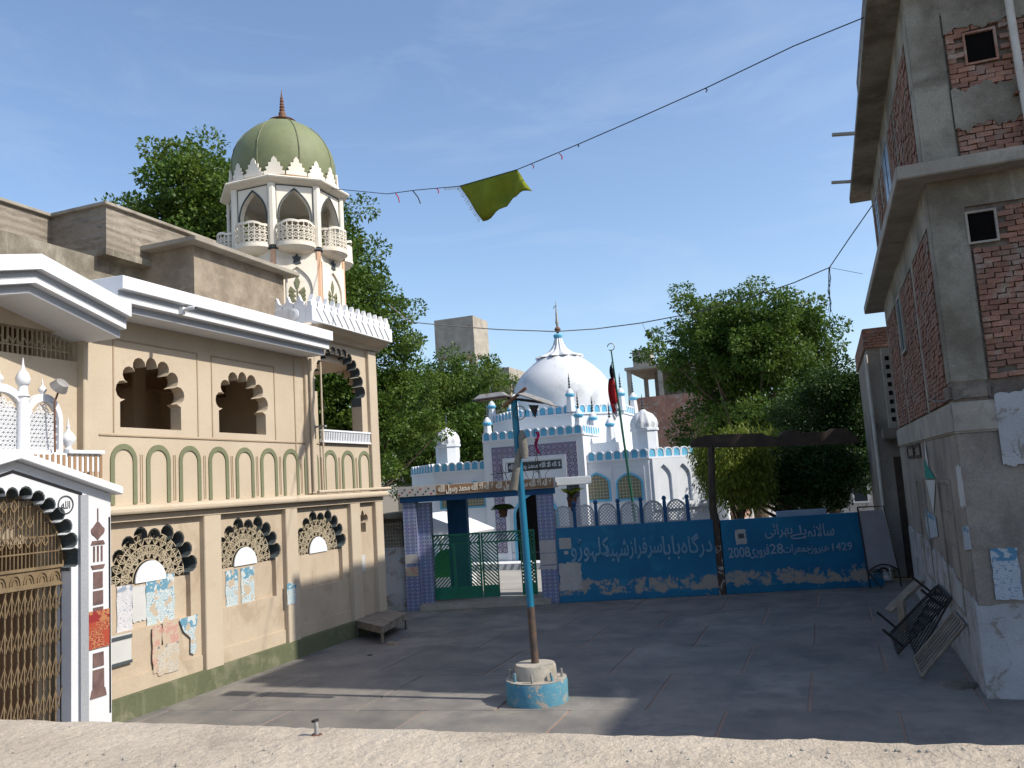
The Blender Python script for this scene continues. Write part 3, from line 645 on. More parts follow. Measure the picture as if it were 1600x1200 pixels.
for r_, zz in ((.70, 2.85), (.45, 3.12), (.3, 3.35)):
    for i in range(int(r_*16)):
        y = 8.33-r_+i*2*r_/(r_*16-1)
        fn.tube([(X+.012, y, zz), (X+.012, y+.05, zz+.08), (X+.012, y, zz+.17), (X+.012, y-.05, zz+.08), (X+.012, y, zz)], .012, 4)
fn.box(X-.01, X+.01, 7.5, 9.16, 2.98, 3.0); fn.box(X-.01, X+.01, 7.4, 9.26, 2.76, 2.78)
fn.tube([(X+.012, 8.33+.97*math.cos(PI*k/20), 2.55+1.05*math.sin(PI*k/20)) for k in range(21)], .015, 4)
fn.build('fan_grille', 'bronze_iron', por)
MB().box(PX-2.2, PX-2.1, 6.6, 10, 0, 3.9).box(PX-2.1, PX-.48, 9.6, 9.7, 0, 3.9).build('passage_wall', 'brown_trim', por)
MB().box(PX-2.1, PX-.3, 6.7, 9.9, 3.42, 3.5).build('passage_ceiling', 'cream_room', por)
# crown of pierced panels, finials and pots on the portal
def pot(cx, cy, z, s, name='finial', mat='white_paint'):
    pr = [(.06, 0), (.07, .03), (.045, .05), (.06, .09), (.12, .16), (.125, .22), (.09, .29), (.04, .34), (.025, .40), (.035, .42), (.015, .46), (.005, .58)]
    return MB().lathe([(r*s, z+h_*s) for r, h_ in pr], cx, cy, 14).build(name, mat, por, smooth=True)
MB().box(PX-.25, PX-.05, 6.8, 9.86, 3.9, 4.17).build('crown_base', 'white_paint', por)
for i in range(14):
    y = 8.60+i*.095; MB().box(PX-.052, PX-.035, y, y+.045, 3.80, 4.15).build('base_slat', 'brown_trim', por)
MB().box(PX-.3, PX, 9.25, 9.9, 4.17, 4.22).build('crown_ledge', 'white_paint', por)
def jali(c, w, z0, za, zs):
    f = MB(); f.ext([pointed(c, w, z0, zs, za), pointed(c, w-.07, z0+.05, zs, za-.11)], 0, .10, lambda u, v, q: (PX-.08-q, u, v)); o = f.build('jali_panel', 'white_paint', por)
    p = MB(); n = 0
    iw = w-.06
    for a in range(-8, 9):
        for b in range(0, 14):
            y = c+a*.068+(.034 if b % 2 else 0); z = z0+.05+b*.058
            top = za-.12 if abs(y-c) < .02 else zs+(za-.12-zs)*max(0, 1-(abs(y-c)/iw))**.6
            if abs(y-c) < iw-.02 and z < top-.03:
                p.tube([(PX-.13, y-.034, z), (PX-.13, y, z+.03), (PX-.13, y+.034, z), (PX-.13, y, z-.03), (PX-.13, y-.034, z)], .0095, 4)
    p.build('jali_lattice', 'white_paint', o)
    MB().box(PX-.22, PX-.20, c-iw, c+iw, z0, zs+.1).build('jali_back', 'white_marble', o)
jali(8.22, .40, 4.17, 5.12, 4.72); jali(8.90, .31, 4.17, 5.03, 4.66); jali(7.54, .31, 4.17, 5.03, 4.66)
for y in (8.56, 7.88):
    MB().lathe([(.075, 4.17), (.075, 4.95), (.10, 4.97), (.07, 5.0), (.06, 5.12), (.085, 5.14), (.10, 5.22), (.07, 5.30), (.03, 5.35), (.02, 5.40), (.004, 5.52)], PX-.1, y, 12).build('small_minaret', 'white_paint', por, smooth=True)
pot(PX-.15, 9.36, 4.22, .85); pot(PX-.15, 7.3, 4.22, .85); pot(PX-.13, 8.22, 5.10, .45); pot(PX-.13, 8.90, 5.0, .45)
# floodlight on a bent rod
fl = thing('floodlight', 'dull metal floodlight on a rusty rod in front of the pierced white panel', 'lamp', (PX, 9.0, 4.2))
MB().tube([(PX-.02, 9.02, 4.18), (PX+.03, 8.97, 4.6), (PX+.05, 8.95, 4.9), (PX+.08, 9.0, 5.08)], .014, 6).build('rod', 'rust', fl)
lh = MB().lathe([(.03, .10), (.09, .09), (.125, 0), (.13, -.02), (.115, -.02), (.10, .02), (.02, .05)], 0, 0, 18).build('reflector', 'tin', fl, smooth=True)
lh.data.transform(Matrix.Translation(fl.location)); lh.data.transform(Matrix.Rotation(rad(50), 4, 'Y')); lh.location = (.08, .0, .92)

# ============================================================ posters pasted on the hall
SHN = [0]
def sheet(name, label, a, b, X, mat, cat='poster', torn=0, group=None, plane='x', seed=0):
    """a pasted paper with ragged edges between two pixel corners on the wall plane"""
    pa, pb = (on_x(*a, X), on_x(*b, X)) if plane == 'x' else (on_y(*a, X), on_y(*b, X))
    rnd = random.Random(seed+int(a[0]*7+a[1])); u0, u1 = (pa.y, pb.y) if plane == 'x' else (pa.x, pb.x); z1, z0 = pa.z, pb.z
    pts = []
    def edge(p, q, n=7):
        for i in range(n):
            t = i/n; pts.append((p[0]+(q[0]-p[0])*t+rnd.uniform(-torn, torn)*(i > 0), p[1]+(q[1]-p[1])*t+rnd.uniform(-torn, torn)*(i > 0)))
    cs = [(u0, z0), (u1, z0), (u1, z1), (u0, z1)]
    for i in range(4): edge(cs[i], cs[(i+1) % 4])
    mp = (lambda u, v, w: (X+w, u, v)) if plane == 'x' else (lambda u, v, w: (u, X-w, v))
    SHN[0] += 1; e_ = .0009*(SHN[0] % 9); o = MB().ext([pts], e_, e_+.0032, mp).build(name, mat)
    pivot(o, mp((u0+u1)/2, min(z0, z1), 0)); return tag(o, label, cat, group)
S1 = LX-.09
sheet('poster', 'bright red and orange poster on the white portal pilaster', (137, 957), (171, 1008), PX+.014, 'poster_red', torn=.002)
sheet('poster', 'pale notice with blue header pasted under the first scalloped window beside the portal', (182, 917), (207, 990), S1, 'poster_notice', torn=.01)
sheet('poster', 'blank bleached paper next to the blue headed notice under the first window', (207, 917), (228, 968), S1, 'paper', torn=.02)
sheet('poster', 'torn blue and white sheet right under the first white half-round board', (228, 903), (273, 974), S1, 'poster_blue', torn=.012)
bwp = sheet('notice', 'small white notice with dark top and bottom bars low on the cream wall', (173, 995), (205, 1030), LX+.034, 'paper', 'notice', .003)
sheet('poster', 'faded narrow pink strip of paper scraped off the cream wall', (238, 980), (253, 1048), LX+.034, 'poster_pink', torn=.02)
sheet('poster', 'faded red lettered sheet half scraped off the cream wall', (253, 972), (279, 1012), LX+.034, 'poster_pink', torn=.012, seed=3)
sheet('poster', 'grey sheet with black outlines stuck below the faded red sheet', (246, 1010), (279, 1046), LX+.034, 'poster_grey', torn=.012)
pa_ = on_x(280, 968, LX+.034)
tp = MB().ext([[(pa_.y, pa_.z), (pa_.y+.46, pa_.z+.02), (pa_.y+.44, pa_.z-.12), (pa_.y+.36, pa_.z-.30), (pa_.y+.42, pa_.z-.52), (pa_.y+.36, pa_.z-.66), (pa_.y+.26, pa_.z-.62), (pa_.y+.27, pa_.z-.36), (pa_.y+.10, pa_.z-.22)]], 0, .004, lambda u, v, w: (LX+.034+w, u, v)).build('poster', 'poster_blue')
tag(pivot(tp, (LX+.034, pa_.y+.2, pa_.z-.6)), 'blue poster torn to a drooping tongue beside the cream pilaster', 'poster')
sheet('poster', 'narrow half torn blue strip at left under the second scalloped window', (352, 893), (372, 948), S1, 'poster_blue', torn=.015, seed=5)
sheet('poster', 'dense blue and white poster under the second white half-round board', (376, 888), (398, 942), S1, 'poster_blue', torn=.008, seed=9)
sheet('poster', 'small cyan poster alone on the cream pilaster', (448, 912), (463, 942), LX+.114, 'poster_blue', torn=.006)
sheet('poster', 'tall pale blue notice near the far corner of the hall', (552, 882), (565, 926), LX+.034, 'poster_notice', torn=.006)
sheet('poster', 'small white paper above the tall pale notice near the hall corner', (562, 868), (571, 892), LX+.034, 'paper', torn=.006)
y0 = on_x(173, 1000, LX+.04)
for k, (za, zb) in enumerate(((-.04, .02), (-.43, -.38))):
    MB().box(LX+.038, LX+.049, y0.y+.0, y0.y+.43, y0.z+za, y0.z+zb).build('printed_bar', 'slate_paint', bwp)
# ============================================================ minaret over the hall's bay
MC = (-12.40, 17.60); RC = 1.42; AP = RC*math.cos(PI/8)
mn = thing('minaret', 'cream octagonal minaret with pierced balconies and ribbed olive green dome', 'minaret', (MC[0], MC[1], 7.0))
def face(k, rad_=AP):           # frame of octagon face k: u along the face, w outwards
    a = k*PI/4; c, s = math.cos(a), math.sin(a)
    return lambda u, v, w: (MC[0]+c*(rad_+w)-s*u, MC[1]+s*(rad_+w)+c*u, v)
A8 = PI/8
MB().lathe([(RC, 6.9), (RC, 9.26)], *MC, 8, A8, A8+2*PI).build('shaft', 'minaret_cream', mn)
MB().lathe([(RC+.03, 9.24), (RC+.06, 9.27), (RC+.06, 9.31), (RC+.02, 9.33)], *MC, 8, A8, A8+2*PI).build('floor_band', 'slate_paint', mn)
HW = AP*math.tan(PI/8)
for k in range(8):
    F = face(k); vis = k in (5, 6, 7, 0)
    MB(F).ext([rect(-HW, HW, 9.33, 10.90), pointed(0, .375, 9.34, 10.08, 10.74, 10, 1)], -.14, 0, lambda u, v, w: (u, v, w)).build('pavilion_face', 'minaret_cream', mn)
    if vis:
        MB(F).ext([pointed(0, .415, 9.5, 10.08, 10.80, 10, 1), pointed(0, .380, 9.501, 10.08, 10.745, 10, 1)], .001, .014, lambda u, v, w: (u, v, w)).build('arch_line', 'slate_paint', mn)
        MB(F).ext([rect(-.45, .45, 10.0, 10.865), rect(-.43, .43, 9.999, 10.84)], .001, .010, lambda u, v, w: (u, v, w)).build('arch_frame', 'slate_paint', mn)
        # blind niche below
        MB(F).ext([rect(-HW+.06, HW-.06, 7.2, 9.0), pointed(0, .36, 7.2, 8.28, 8.82, 10, 1)], 0, .05, lambda u, v, w: (u, v, w)).build('niche_frame', 'minaret_cream', mn)
        fl_ = MB(F); fl_.ext([[(0, 8.62), (.07, 8.45), (.03, 8.30), (-.03, 8.30), (-.07, 8.45)]], .001, .02, lambda u, v, w: (u, v, w)); 
        for s in (-1, 1):
            for q in range(3): fl_.ext([[(s*.03, 8.22-q*.12), (s*.16, 8.34-q*.10), (s*.20, 8.22-q*.10), (s*.12, 8.16-q*.10)]], .001, .02, lambda u, v, w: (u, v, w))
        fl_.box(-.014, .014, 7.7, 8.3, .001, .02) if False else fl_.ext([rect(-.012, .012, 7.75, 8.3)], .001, .015, lambda u, v, w: (u, v, w))
        fl_.build('flower_relief', 'olive_paint', mn)
        MB(F).ext([[(0, 9.14), (.05, 9.06), (.11, 9.07), (.07, 8.98), (.10, 8.90), (0, 8.87), (-.10, 8.90), (-.07, 8.98), (-.11, 9.07), (-.05, 9.06)]], .051, .065, lambda u, v, w: (u, v, w)).build('leaf_relief', 'slate_paint', mn)
    # pilaster on the corner to the left of the face
    a = k*PI/4+A8; px_, py_ = MC[0]+math.cos(a)*(RC-.03), MC[1]+math.sin(a)*(RC-.03)
    MB().lathe([(.10, 9.34), (.10, 10.88)], px_, py_, 8, a+A8, a+A8+2*PI).build('corner_post', 'minaret_cream', mn)
    MB().lathe([(.07, 7.0), (.07, 9.23)], px_, py_, 6, a, a+2*PI).build('corner_moulding', 'peach', mn)
    # half-round balcony with pierced rail
    br = MB(F); n = 14; RB = .46
    prof_ = [(.04, 9.13), (.24, 9.16), (.38, 9.20), (RB-.03, 9.25), (RB+.015, 9.28), (RB+.015, 9.34)]
    vs = [(r*math.cos(PI*i/n), z, r*math.sin(PI*i/n)*.82) for r, z in prof_ for i in range(n+1)]
    fs = [(j*(n+1)+i, j*(n+1)+i+1, (j+1)*(n+1)+i+1, (j+1)*(n+1)+i) for j in range(len(prof_)-1) for i in range(n)]
    fs.append(tuple((len(prof_)-1)*(n+1)+i for i in range(n+1))); fs.append(tuple(range(n, -1, -1)))
    br.add(vs, fs); bal = br.build('balcony', 'minaret_cream', mn, smooth=True)
    rl = MB(F); Q = lambda t, z: (RB*math.cos(PI*t), z, RB*math.sin(PI*t)*.82)
    top = lambda t: 9.78+.07*math.sin(PI*t)+.035*abs(math.cos(3*PI*t))
    def strip(path, h_, th):           # thin curved bar of rectangular section along Q
        vs, fs = [], []
        for (t, z) in path:
            c_, s_ = math.cos(PI*t), math.sin(PI*t)
            for rr_, dz in ((RB, -h_), (RB, h_), (RB-th, h_), (RB-th, -h_)): vs.append((rr_*c_, z+dz, rr_*s_*.82))
        for i in range(len(path)-1):
            for q in range(4): fs.append((i*4+q, i*4+(q+1) % 4, i*4+4+(q+1) % 4, i*4+4+q))
        fs += [(0, 1, 2, 3), tuple(len(vs)-4+q for q in (3, 2, 1, 0))]; rl.add(vs, fs)
    strip([(i/24, top(i/24)) for i in range(25)], .028, .05); strip([(i/24, 9.36) for i in range(25)], .022, .05)
    if vis:
        for r_ in range(4):
            z = 9.43+r_*.095
            for i in range(10):
                t0 = .03+(i+(.5 if r_ % 2 else 0))*.094
                if t0+.09 > 1: continue
                strip([(t0, z), (t0+.022, z+.036), (t0+.068, z+.036), (t0+.09, z)], .009, .035); strip([(t0, z), (t0+.022, z-.036), (t0+.068, z-.036), (t0+.09, z)], .009, .035)
        for i in range(11): t = .02+i*.096; strip([(t-.006, (9.36+top(t))/2), (t+.006, (9.36+top(t))/2)], (top(t)-9.36)/2, .03)
    else:
        strip([(i/24, 9.56) for i in range(25)], .17, .03)
    rl.build('pierced_rail', 'minaret_cream', bal)
MB().lathe([(RC-.1, 9.20), (RC-.1, 9.32)], *MC, 8, A8, A8+2*PI).build('pavilion_floor', 'concrete', mn)
MB().lathe([(RC-.05, 10.86), (RC+.05, 10.89), (RC+.22, 10.96), (RC+.24, 10.99), (RC+.22, 11.02), (RC-.02, 11.06), (1.30, 11.10), (1.29, 11.22)], *MC, 8, A8, A8+2*PI).build('cornice', 'minaret_cream', mn)
MB().lathe([(1.318, 11.09), (1.318, 11.15)], *MC, 32).build('peach_band', 'peach', mn)
dprof = [(1.26, 11.2), (1.30, 11.4), (1.32, 11.62), (1.31, 11.85), (1.25, 12.1), (1.14, 12.33), (.98, 12.55), (.78, 12.74), (.54, 12.90), (.28, 13.01), (.10, 13.05)]
dome = MB().lathe(dprof, *MC, 48).build('dome', 'green_dome', mn, smooth=True)
for k in range(8):
    a = k*PI/4+.12; MB().tube([(MC[0]+math.cos(a)*(r+.004), MC[1]+math.sin(a)*(r+.004), z) for r, z in dprof], .018, 6).build('dome_rib', 'olive_paint', dome, smooth=True)
for k in range(16):
    a = k*2*PI/16+.05; c_, s_ = math.cos(a), math.sin(a)
    F = lambda u, v, w, c=c_, s=s_: (MC[0]+c*(1.325+w)-s*u, MC[1]+s*(1.325+w)+c*u, v)
    sh = [(-.25, 11.12), (.25, 11.12), (.25, 11.20), (.17, 11.22), (.21, 11.30), (.13, 11.33), (.14, 11.42), (.07, 11.43), (.06, 11.51), (0, 11.58), (-.06, 11.51), (-.07, 11.43), (-.14, 11.42), (-.13, 11.33), (-.21, 11.30), (-.17, 11.22), (-.25, 11.20)]
    MB(F).ext([sh], -.01, .035, lambda u, v, w: (u, v+w*.0, w)).build('crown_leaf', 'minaret_cream', mn)
MB().lathe([(.34, 13.02), (.36, 13.05), (.34, 13.07), (.12, 13.08)], *MC, 20).build('finial_plate', 'rust', mn)
MB().lathe([(.10, 13.06), (.09, 13.3), (.06, 13.34), (.075, 13.38), (.05, 13.42), (.07, 13.46), (.045, 13.5), (.06, 13.54), (.04, 13.58), (.055, 13.62), (.035, 13.66), (.045, 13.70), (.025, 13.74), (.004, 13.95)], *MC, 12).build('finial', 'rust', mn, smooth=True)

# ============================================================ gateway to the shrine
FW = wl3
gt = thing('gateway', 'blue tiled gateway with lettered beam and green slatted gate', 'gateway', tuple(WA))
idm = lambda u, v, w: (u, v, w)
for nm, u0, u1, n0, n1 in (('tiled_pillar', 0, .38, -.46, 0), ('tiled_pillar', 3.77, 4.24, -.46, 0)):
    MB(FW).box(u0, u1, n0, n1, 0, 3.0).build(nm, 'tile_blue', gt, bev=.006, seg=1)
MB(FW).box(.381, .74, -.62, -.2, 0, 2.95).build('tiled_pillar', 'tile_blue', gt)
for u0, u1, z0, z1, mt in ((.0, .385, 1.30, 1.55, 'paper_old'), (.0, .385, .95, 1.2, 'poster_pink'), (3.765, 4.24, 1.38, 1.72, 'paper_old'), (3.765, 4.24, 1.06, 1.36, 'paper_old'), (3.765, 4.24, .93, 1.03, 'paper_old')):
    MB(FW).box(u0+.015, u1-.02, .001, .006, z0, z1).build('pasted_paper', mt, gt)
MB(FW).box(-.06, 4.30, -.5, .03, 2.98, 3.14).build('blue_beam', 'deep_blue', gt)
MB(FW).box(-.10, 4.34, -.04, .10, 3.141, 3.43).build('sign_beam', 'paper_old', gt, bev=.01)
KAL = '\u0644\u0627 \u0627\u0644\u0647 \u0627\u0644\u0627 \u0627\u0644\u0644\u0647 \u0645\u062d\u0645\u062f \u0631\u0633\u0648\u0644 \u0627\u0644\u0644\u0647'
MB(FW).box(1.0, 4.28, .101, .104, 3.155, 3.415).build('sign_field', 'brown_trim', gt)
for k in range(2): lettering('beam_lettering', KAL, 1.55, .25, lambda u, v, w, k=k: FW(1.06+1.62*k+u, .104+w, 3.16+v), .012, 'minaret_cream', gt, bold=.03)
for i in range(14): MB(FW).box(-.06+i*.075, -.02+i*.075, .10, .105, 3.18+(i % 3)*.07, 3.22+(i % 3)*.07).build('mosaic_chip', 'slate_paint' if i % 4 else 'cloth_red', gt)
MB(FW).box(-.12, 4.36, -3.2, -.041, 3.15, 3.30).build('roof', 'concrete', gt)
pr_ = on_line(717, 850, FW(0, -2.6, 0), FW(1, -2.6, 0)); uu = (pr_-WA).dot(WU)
MB(FW).box(uu-.30, uu+.30, -3.0, -2.5, 0, 3.15).build('rear_pillar', 'deep_blue', gt)
MB(FW).box(.38, 4.0, -.75, .16, 0, .17).build('threshold', 'concrete', gt, bev=.015)
# green leaves
def gate_leaf(u0, u1, pat, open_=None, nn=-.42):
    f = MB(FW); t = .025
    f.box(u0, u0+.05, nn-t, nn+t, .22, 2.02); f.box(u1-.05, u1, nn-t, nn+t, .22, 2.02); f.box(u0+.05, u1-.05, nn-t, nn+t, 1.97, 2.02); f.box(u0+.05, u1-.05, nn-t, nn+t, 1.72, 1.76)
    a, b = (u0+.05, u1-.05) if not open_ else (None, None)
    spans = [(u0+.05, u1-.05)] if not open_ else [(u0+.05, open_[0]), (open_[1], u1-.05)]
    for s0, s1 in spans:
        f.box(s0, s1, nn-t+.005, nn+t-.005, .22, .55)
        if open_: f.box(s1-.03 if s1 == open_[0] else s0, s1 if s1 == open_[0] else s0+.03, nn-t-.001, nn+t+.001, .55, 1.72)
    lf = f.build('gate_leaf', 'gate_green', gt)
    b_ = MB(FW)
    def bars(a, c, z0, z1, sl, step=.10):
        h_ = z1-z0; x = a-h_
        while x < c+h_:
            # line u = x + s*(z-z0)
            za, zb = z0, z1; ua, ub = (x, x+h_) if sl > 0 else (x+h_, x)
            # clip to [a, c]
            def cl(u, z, U, Z, lim):
                if abs(U-u) < 1e-6: return u, z
                tt = (lim-u)/(U-u); return lim, z+(Z-z)*tt
            p, q = (ua, za), (ub, zb)
            if min(p[0], q[0]) < c and max(p[0], q[0]) > a:
                if p[0] < a: p = cl(*p, *q, a)
                if q[0] < a: q = cl(*q, *p, a)
                if p[0] > c: p = cl(*p, *q, c)
                if q[0] > c: q = cl(*q, *p, c)
                d = Vector((q[0]-p[0], q[1]-p[1], 0))
                if d.length > .04:
                    d.normalize(); w_ = .019
                    nx, nz = -d.y*w_, d.x*w_
                    b_.ext([[(p[0]+nx, p[1]+nz), (p[0]-nx, p[1]-nz), (q[0]-nx, q[1]-nz), (q[0]+nx, q[1]+nz)]], nn-.008, nn+.008, lambda u, v, w: (u, w, v))
            x += step
    for (a, c, z0, z1, sl) in pat: bars(a, c, z0, z1, sl)
    b_.build('gate_slats', 'gate_green', lf, kind='stuff')
U = lambda px, y=880: (on_line(px, y, FW(0, -.42, 0), FW(1, -.42, 0))-WA).dot(WU)
a, b, c, d, e = U(668), U(753), U(779), U(814), U(838)
mid = (a+b)/2
gate_leaf(a, b-.01, [(a+.05, b-.06, 1.76, 1.97, 1), (a+.05, mid-.04, .55, 1.72, 1), (mid+.04, b-.06, .55, 1.72, -1)])
MB(FW).box(mid-.04, mid+.04, -.44, -.40, .55, 1.72).build('gate_rail', 'gate_green', gt)
gate_leaf(b+.01, e, [(b+.06, e-.05, 1.76, 1.97, 1), (b+.06, c-.03, .55, 1.72, -1), (d+.03, e-.05, .55, 1.72, -1), (d+.03, e-.05, .55, 1.72, 1)], (c, d))
# white slab canopy and leafy pot on the shrine side of the gate
cn = tag(MB(FW).box(4.26, 5.35, -2.4, -.9, 3.18, 3.42).build('canopy_slab', 'white_paint', bev=.02), 'short white concrete canopy slab beside the gateway roof', 'canopy'); pivot(cn, FW(4.8, -1.6, 3.18))
tp_ = thing('tile_panel_pier', 'blue tiled pier under the short white canopy slab', 'pier', FW(4.8, -1.7, 0)); MB(FW).box(4.62, 5.0, -2.1, -1.5, 0, 3.179).build('pier_shaft', 'tile_blue', tp_)
MB(FW).box(4.56, 5.06, -2.16, -1.44, 0, .3).build('pier_base', 'concrete', tp_)
def leafy(name, label, at, n, L_, mat='plant_green', droop=.5, seed=1, pot_=True, cat='plant'):
    r = random.Random(seed); t = thing(name, label, cat, at); at = Vector(at); f = MB()
    for i in range(n):
        az = r.uniform(0, 2*PI); l = L_*r.uniform(.6, 1.1); h_ = Vector((math.cos(az), math.sin(az), 0)); sd_ = Vector((-h_.y, h_.x, 0)); P0 = at+Vector((0, 0, .06)); w_ = l*.085
        pts = [P0+h_*l*t_*.8+Vector((0, 0, l*(t_*.9-droop*1.4*t_*t_))) for t_ in (0, .35, .7, 1)]
        for k, ww in enumerate((.5, 1, .8)):
            f.add([tuple(pts[k]-sd_*w_*ww), tuple(pts[k]+sd_*w_*ww), tuple(pts[k+1]+sd_*w_*(1, .8, .05)[k]), tuple(pts[k+1]-sd_*w_*(1, .8, .05)[k])], [(0, 1, 2, 3)])
    f.build('leaves', mat, t)
    if pot_: MB().lathe([(.10, -.22), (.15, .04), (.165, .06), (.14, .06), (.12, 0)], at.x, at.y, 14).build('pot', 'rust', t) if False else MB().lathe([(.10, at.z-.22), (.15, at.z+.04), (.165, at.z+.06), (.14, at.z+.06), (.12, at.z)], at.x, at.y, 14).build('pot', 'rust', t)
    return t
q_ = on_line(768+50, 793, FW(0, -1.2, 0), FW(1, -1.2, 0))
q_ = on_line(786, 796, FW(0, -1.2, 0), FW(1, -1.2, 0))
hb = leafy('hanging_basket', 'dark hanging basket of leaves under the gateway roof', (q_.x, q_.y, q_.z), 150, .48, 'plant_green', .75, 4, True)
MB().tube([(q_.x, q_.y, q_.z), (q_.x, q_.y, 3.15)], .008, 4).build('chain', 'dark_iron', hb)
MB().lathe([(.34, q_.z+.02), (.36, q_.z+.03), (.34, q_.z+.04)], q_.x, q_.y, 18, cap=False).build('ring', 'dark_iron', hb)
q_ = on_line(893, 772, FW(0, -.8, 0), FW(1, -.8, 0))
leafy('spiky_plant', 'pale spiky leaved plant standing between the tiled pier and the lattice', (q_.x, q_.y, q_.z-.15), 60, .6, 'leaf_lime', .35, 8)
MB().tube([(q_.x, q_.y, 0), (q_.x, q_.y, q_.z-.3)], .05, 8).build('stem', 'bark', COL.objects['spiky_plant'])
# magenta pennant on a thin rod over the gateway
q_ = on_line(836, 690, FW(0, -.4, 0), FW(1, -.4, 0))
pn = thing('pennant', 'small magenta pennant drooping from a thin rod on the gateway roof', 'flag', (q_.x, q_.y, 3.3))
MB().tube([(q_.x+.06, q_.y, 3.3), (q_.x, q_.y, q_.z+.32)], .01, 5).build('rod', 'dark_iron', pn)
f = MB(); hh = .62
f.add([(q_.x+.01+.05*math.sin(k*1.3)+(.11 if s else 0)*(1-.05*k), q_.y+.04*math.sin(k*2+s), q_.z+.28-hh*k/6) for k in range(7) for s in (0, 1)], [(2*k, 2*k+1, 2*k+3, 2*k+2) for k in range(6)]); f.build('cloth', 'cloth_magenta', pn, smooth=True)
# wire sprays on the gateway roof
br_ = thing('wire_bracket', 'tangled thin iron bracket on the gateway roof beside the lettered beam', 'bracket', FW(3.4, -.3, 3.3)); f = MB()
rr_ = random.Random(5)
for i in range(14):
    u = 2.9+rr_.random()*1.2; f.tube([FW(u, -.3, 3.30), FW(u+rr_.uniform(-.15, .15), -.3, 3.55), FW(u+rr_.uniform(-.3, .3), -.35, 3.75+rr_.random()*.3)], .008, 4)
f.tube([FW(2.5, -.3, 3.62), FW(4.2, -.3, 3.72)], .012, 4); f.build('rods', 'dark_iron', br_); MB(FW).box(2.9, 4.1, -.34, -.26, 3.30, 3.33).build('foot', 'dark_iron', br_)
# low wall left of the gateway
lw = thing('low_wall', 'flaking whitewashed low wall with dark lattice between the hall and the gateway', 'wall', FW(-.6, -.2, 0))
MB(FW).box(-1.6, -.01, -.45, -.2, 0, 1.75).build('wall', 'whitewash', lw)
for i in range(2):
    f = MB(FW); u0 = -1.5+i*.72
    for k in range(9): f.ext([[(u0+k*.08, 1.75), (u0+k*.08+.03, 1.75), (u0+k*.08+.03, 2.45), (u0+k*.08, 2.45)]], -.30, -.27, lambda u, v, w: (u, w, v))
    for k in range(7): f.ext([rect(u0, u0+.67, 1.78+k*.1, 1.81+k*.1)], -.305, -.265, lambda u, v, w: (u, w, v))
    f.build('lattice', 'dark_concrete', lw)
MB(FW).box(-2.2, -.02, -2.4, -.5, 2.55, 2.7).build('lean_to_roof', 'dark_concrete', lw); MB(FW).box(-2.2, -.02, -2.4, -2.3, 0, 2.55).build('rear_wall', 'dark_concrete', lw)

# ============================================================ blue walls
UP = (Vector((-2.99, 23.5, 0))-WA).dot(WU)
bw1 = thing('blue_wall', 'flaking blue wall with one long raised inscription and lattice panels beside the gateway', 'wall', FW(6.4, 0, 0))
MB(FW).box(4.25, UP-.10, -.26, 0, 0, 2.02).build('wall', 'blue_paint', bw1, bev=.012)
f1 = on_line(893, 905, FW(0, .01, 0), FW(1, .01, 0))
uq = lambda px, py, n=.01: ((on_line(px, py, FW(0, n, 0), FW(1, n, 0))-WA).dot(WU), on_line(px, py, FW(0, n, 0), FW(1, n, 0)).z)
def word(parent, text, pa, pb, mat, bold=.012, dep=.03):
    (u0, z0), (u1, z1) = uq(*pa), uq(*pb)
    lettering('raised_word', text, u1-u0, abs(z1-z0), lambda u, v, w: FW(u0+u, w-.002, min(z0, z1)+v), dep, mat, parent, bold)
# درگاہ / بابا / سرفراز / شہید / کلہوڑو
word(bw1, '\u062f\u0631\u06af\u0627\u06c1', (1066, 873), (1111, 832), 'blue_relief'); word(bw1, '\u0628\u0627\u0628\u0627', (1037, 875), (1061, 836), 'blue_relief')
word(bw1, '\u0633\u0631\u0641\u0631\u0627\u0632', (984, 874), (1033, 838), 'blue_relief'); word(bw1, '\u0634\u06c1\u06cc\u062f', (946, 881), (981, 842), 'blue_relief')
word(bw1, '\u06a9\u0644\u06c1\u0648\u0691\u0648', (893, 881), (950, 838), 'blue_relief')
def patch(parent, pa, pb, mat, name='bare_patch', seed=0, rag=.03):
    (u0, z1), (u1, z0) = uq(*pa), uq(*pb); r = random.Random(seed); pts = []
    cs = [(u0, z0), (u1, z0), (u1, z1), (u0, z1)]
    for i in range(4):
        for k in range(8): t = k/8; pts.append((cs[i][0]+(cs[(i+1) % 4][0]-cs[i][0])*t+r.uniform(-rag, rag)*(k > 0), cs[i][1]+(cs[(i+1) % 4][1]-cs[i][1])*t+r.uniform(-rag, rag)*(k > 0)))
    MB(FW).ext([pts], .001, .004+.001*(seed % 3), lambda u, v, w: (u, w, v)).build(name, mat, parent)
patch(bw1, (873, 841), (893, 857), 'paper_old', 'pasted_paper', 1, .006); patch(bw1, (873, 881), (911, 921), 'paper_old', 'bare_patch', 2, .035)
patch(bw1, (881, 861), (888, 866), 'paper_old', 'bare_patch', 3, .01)
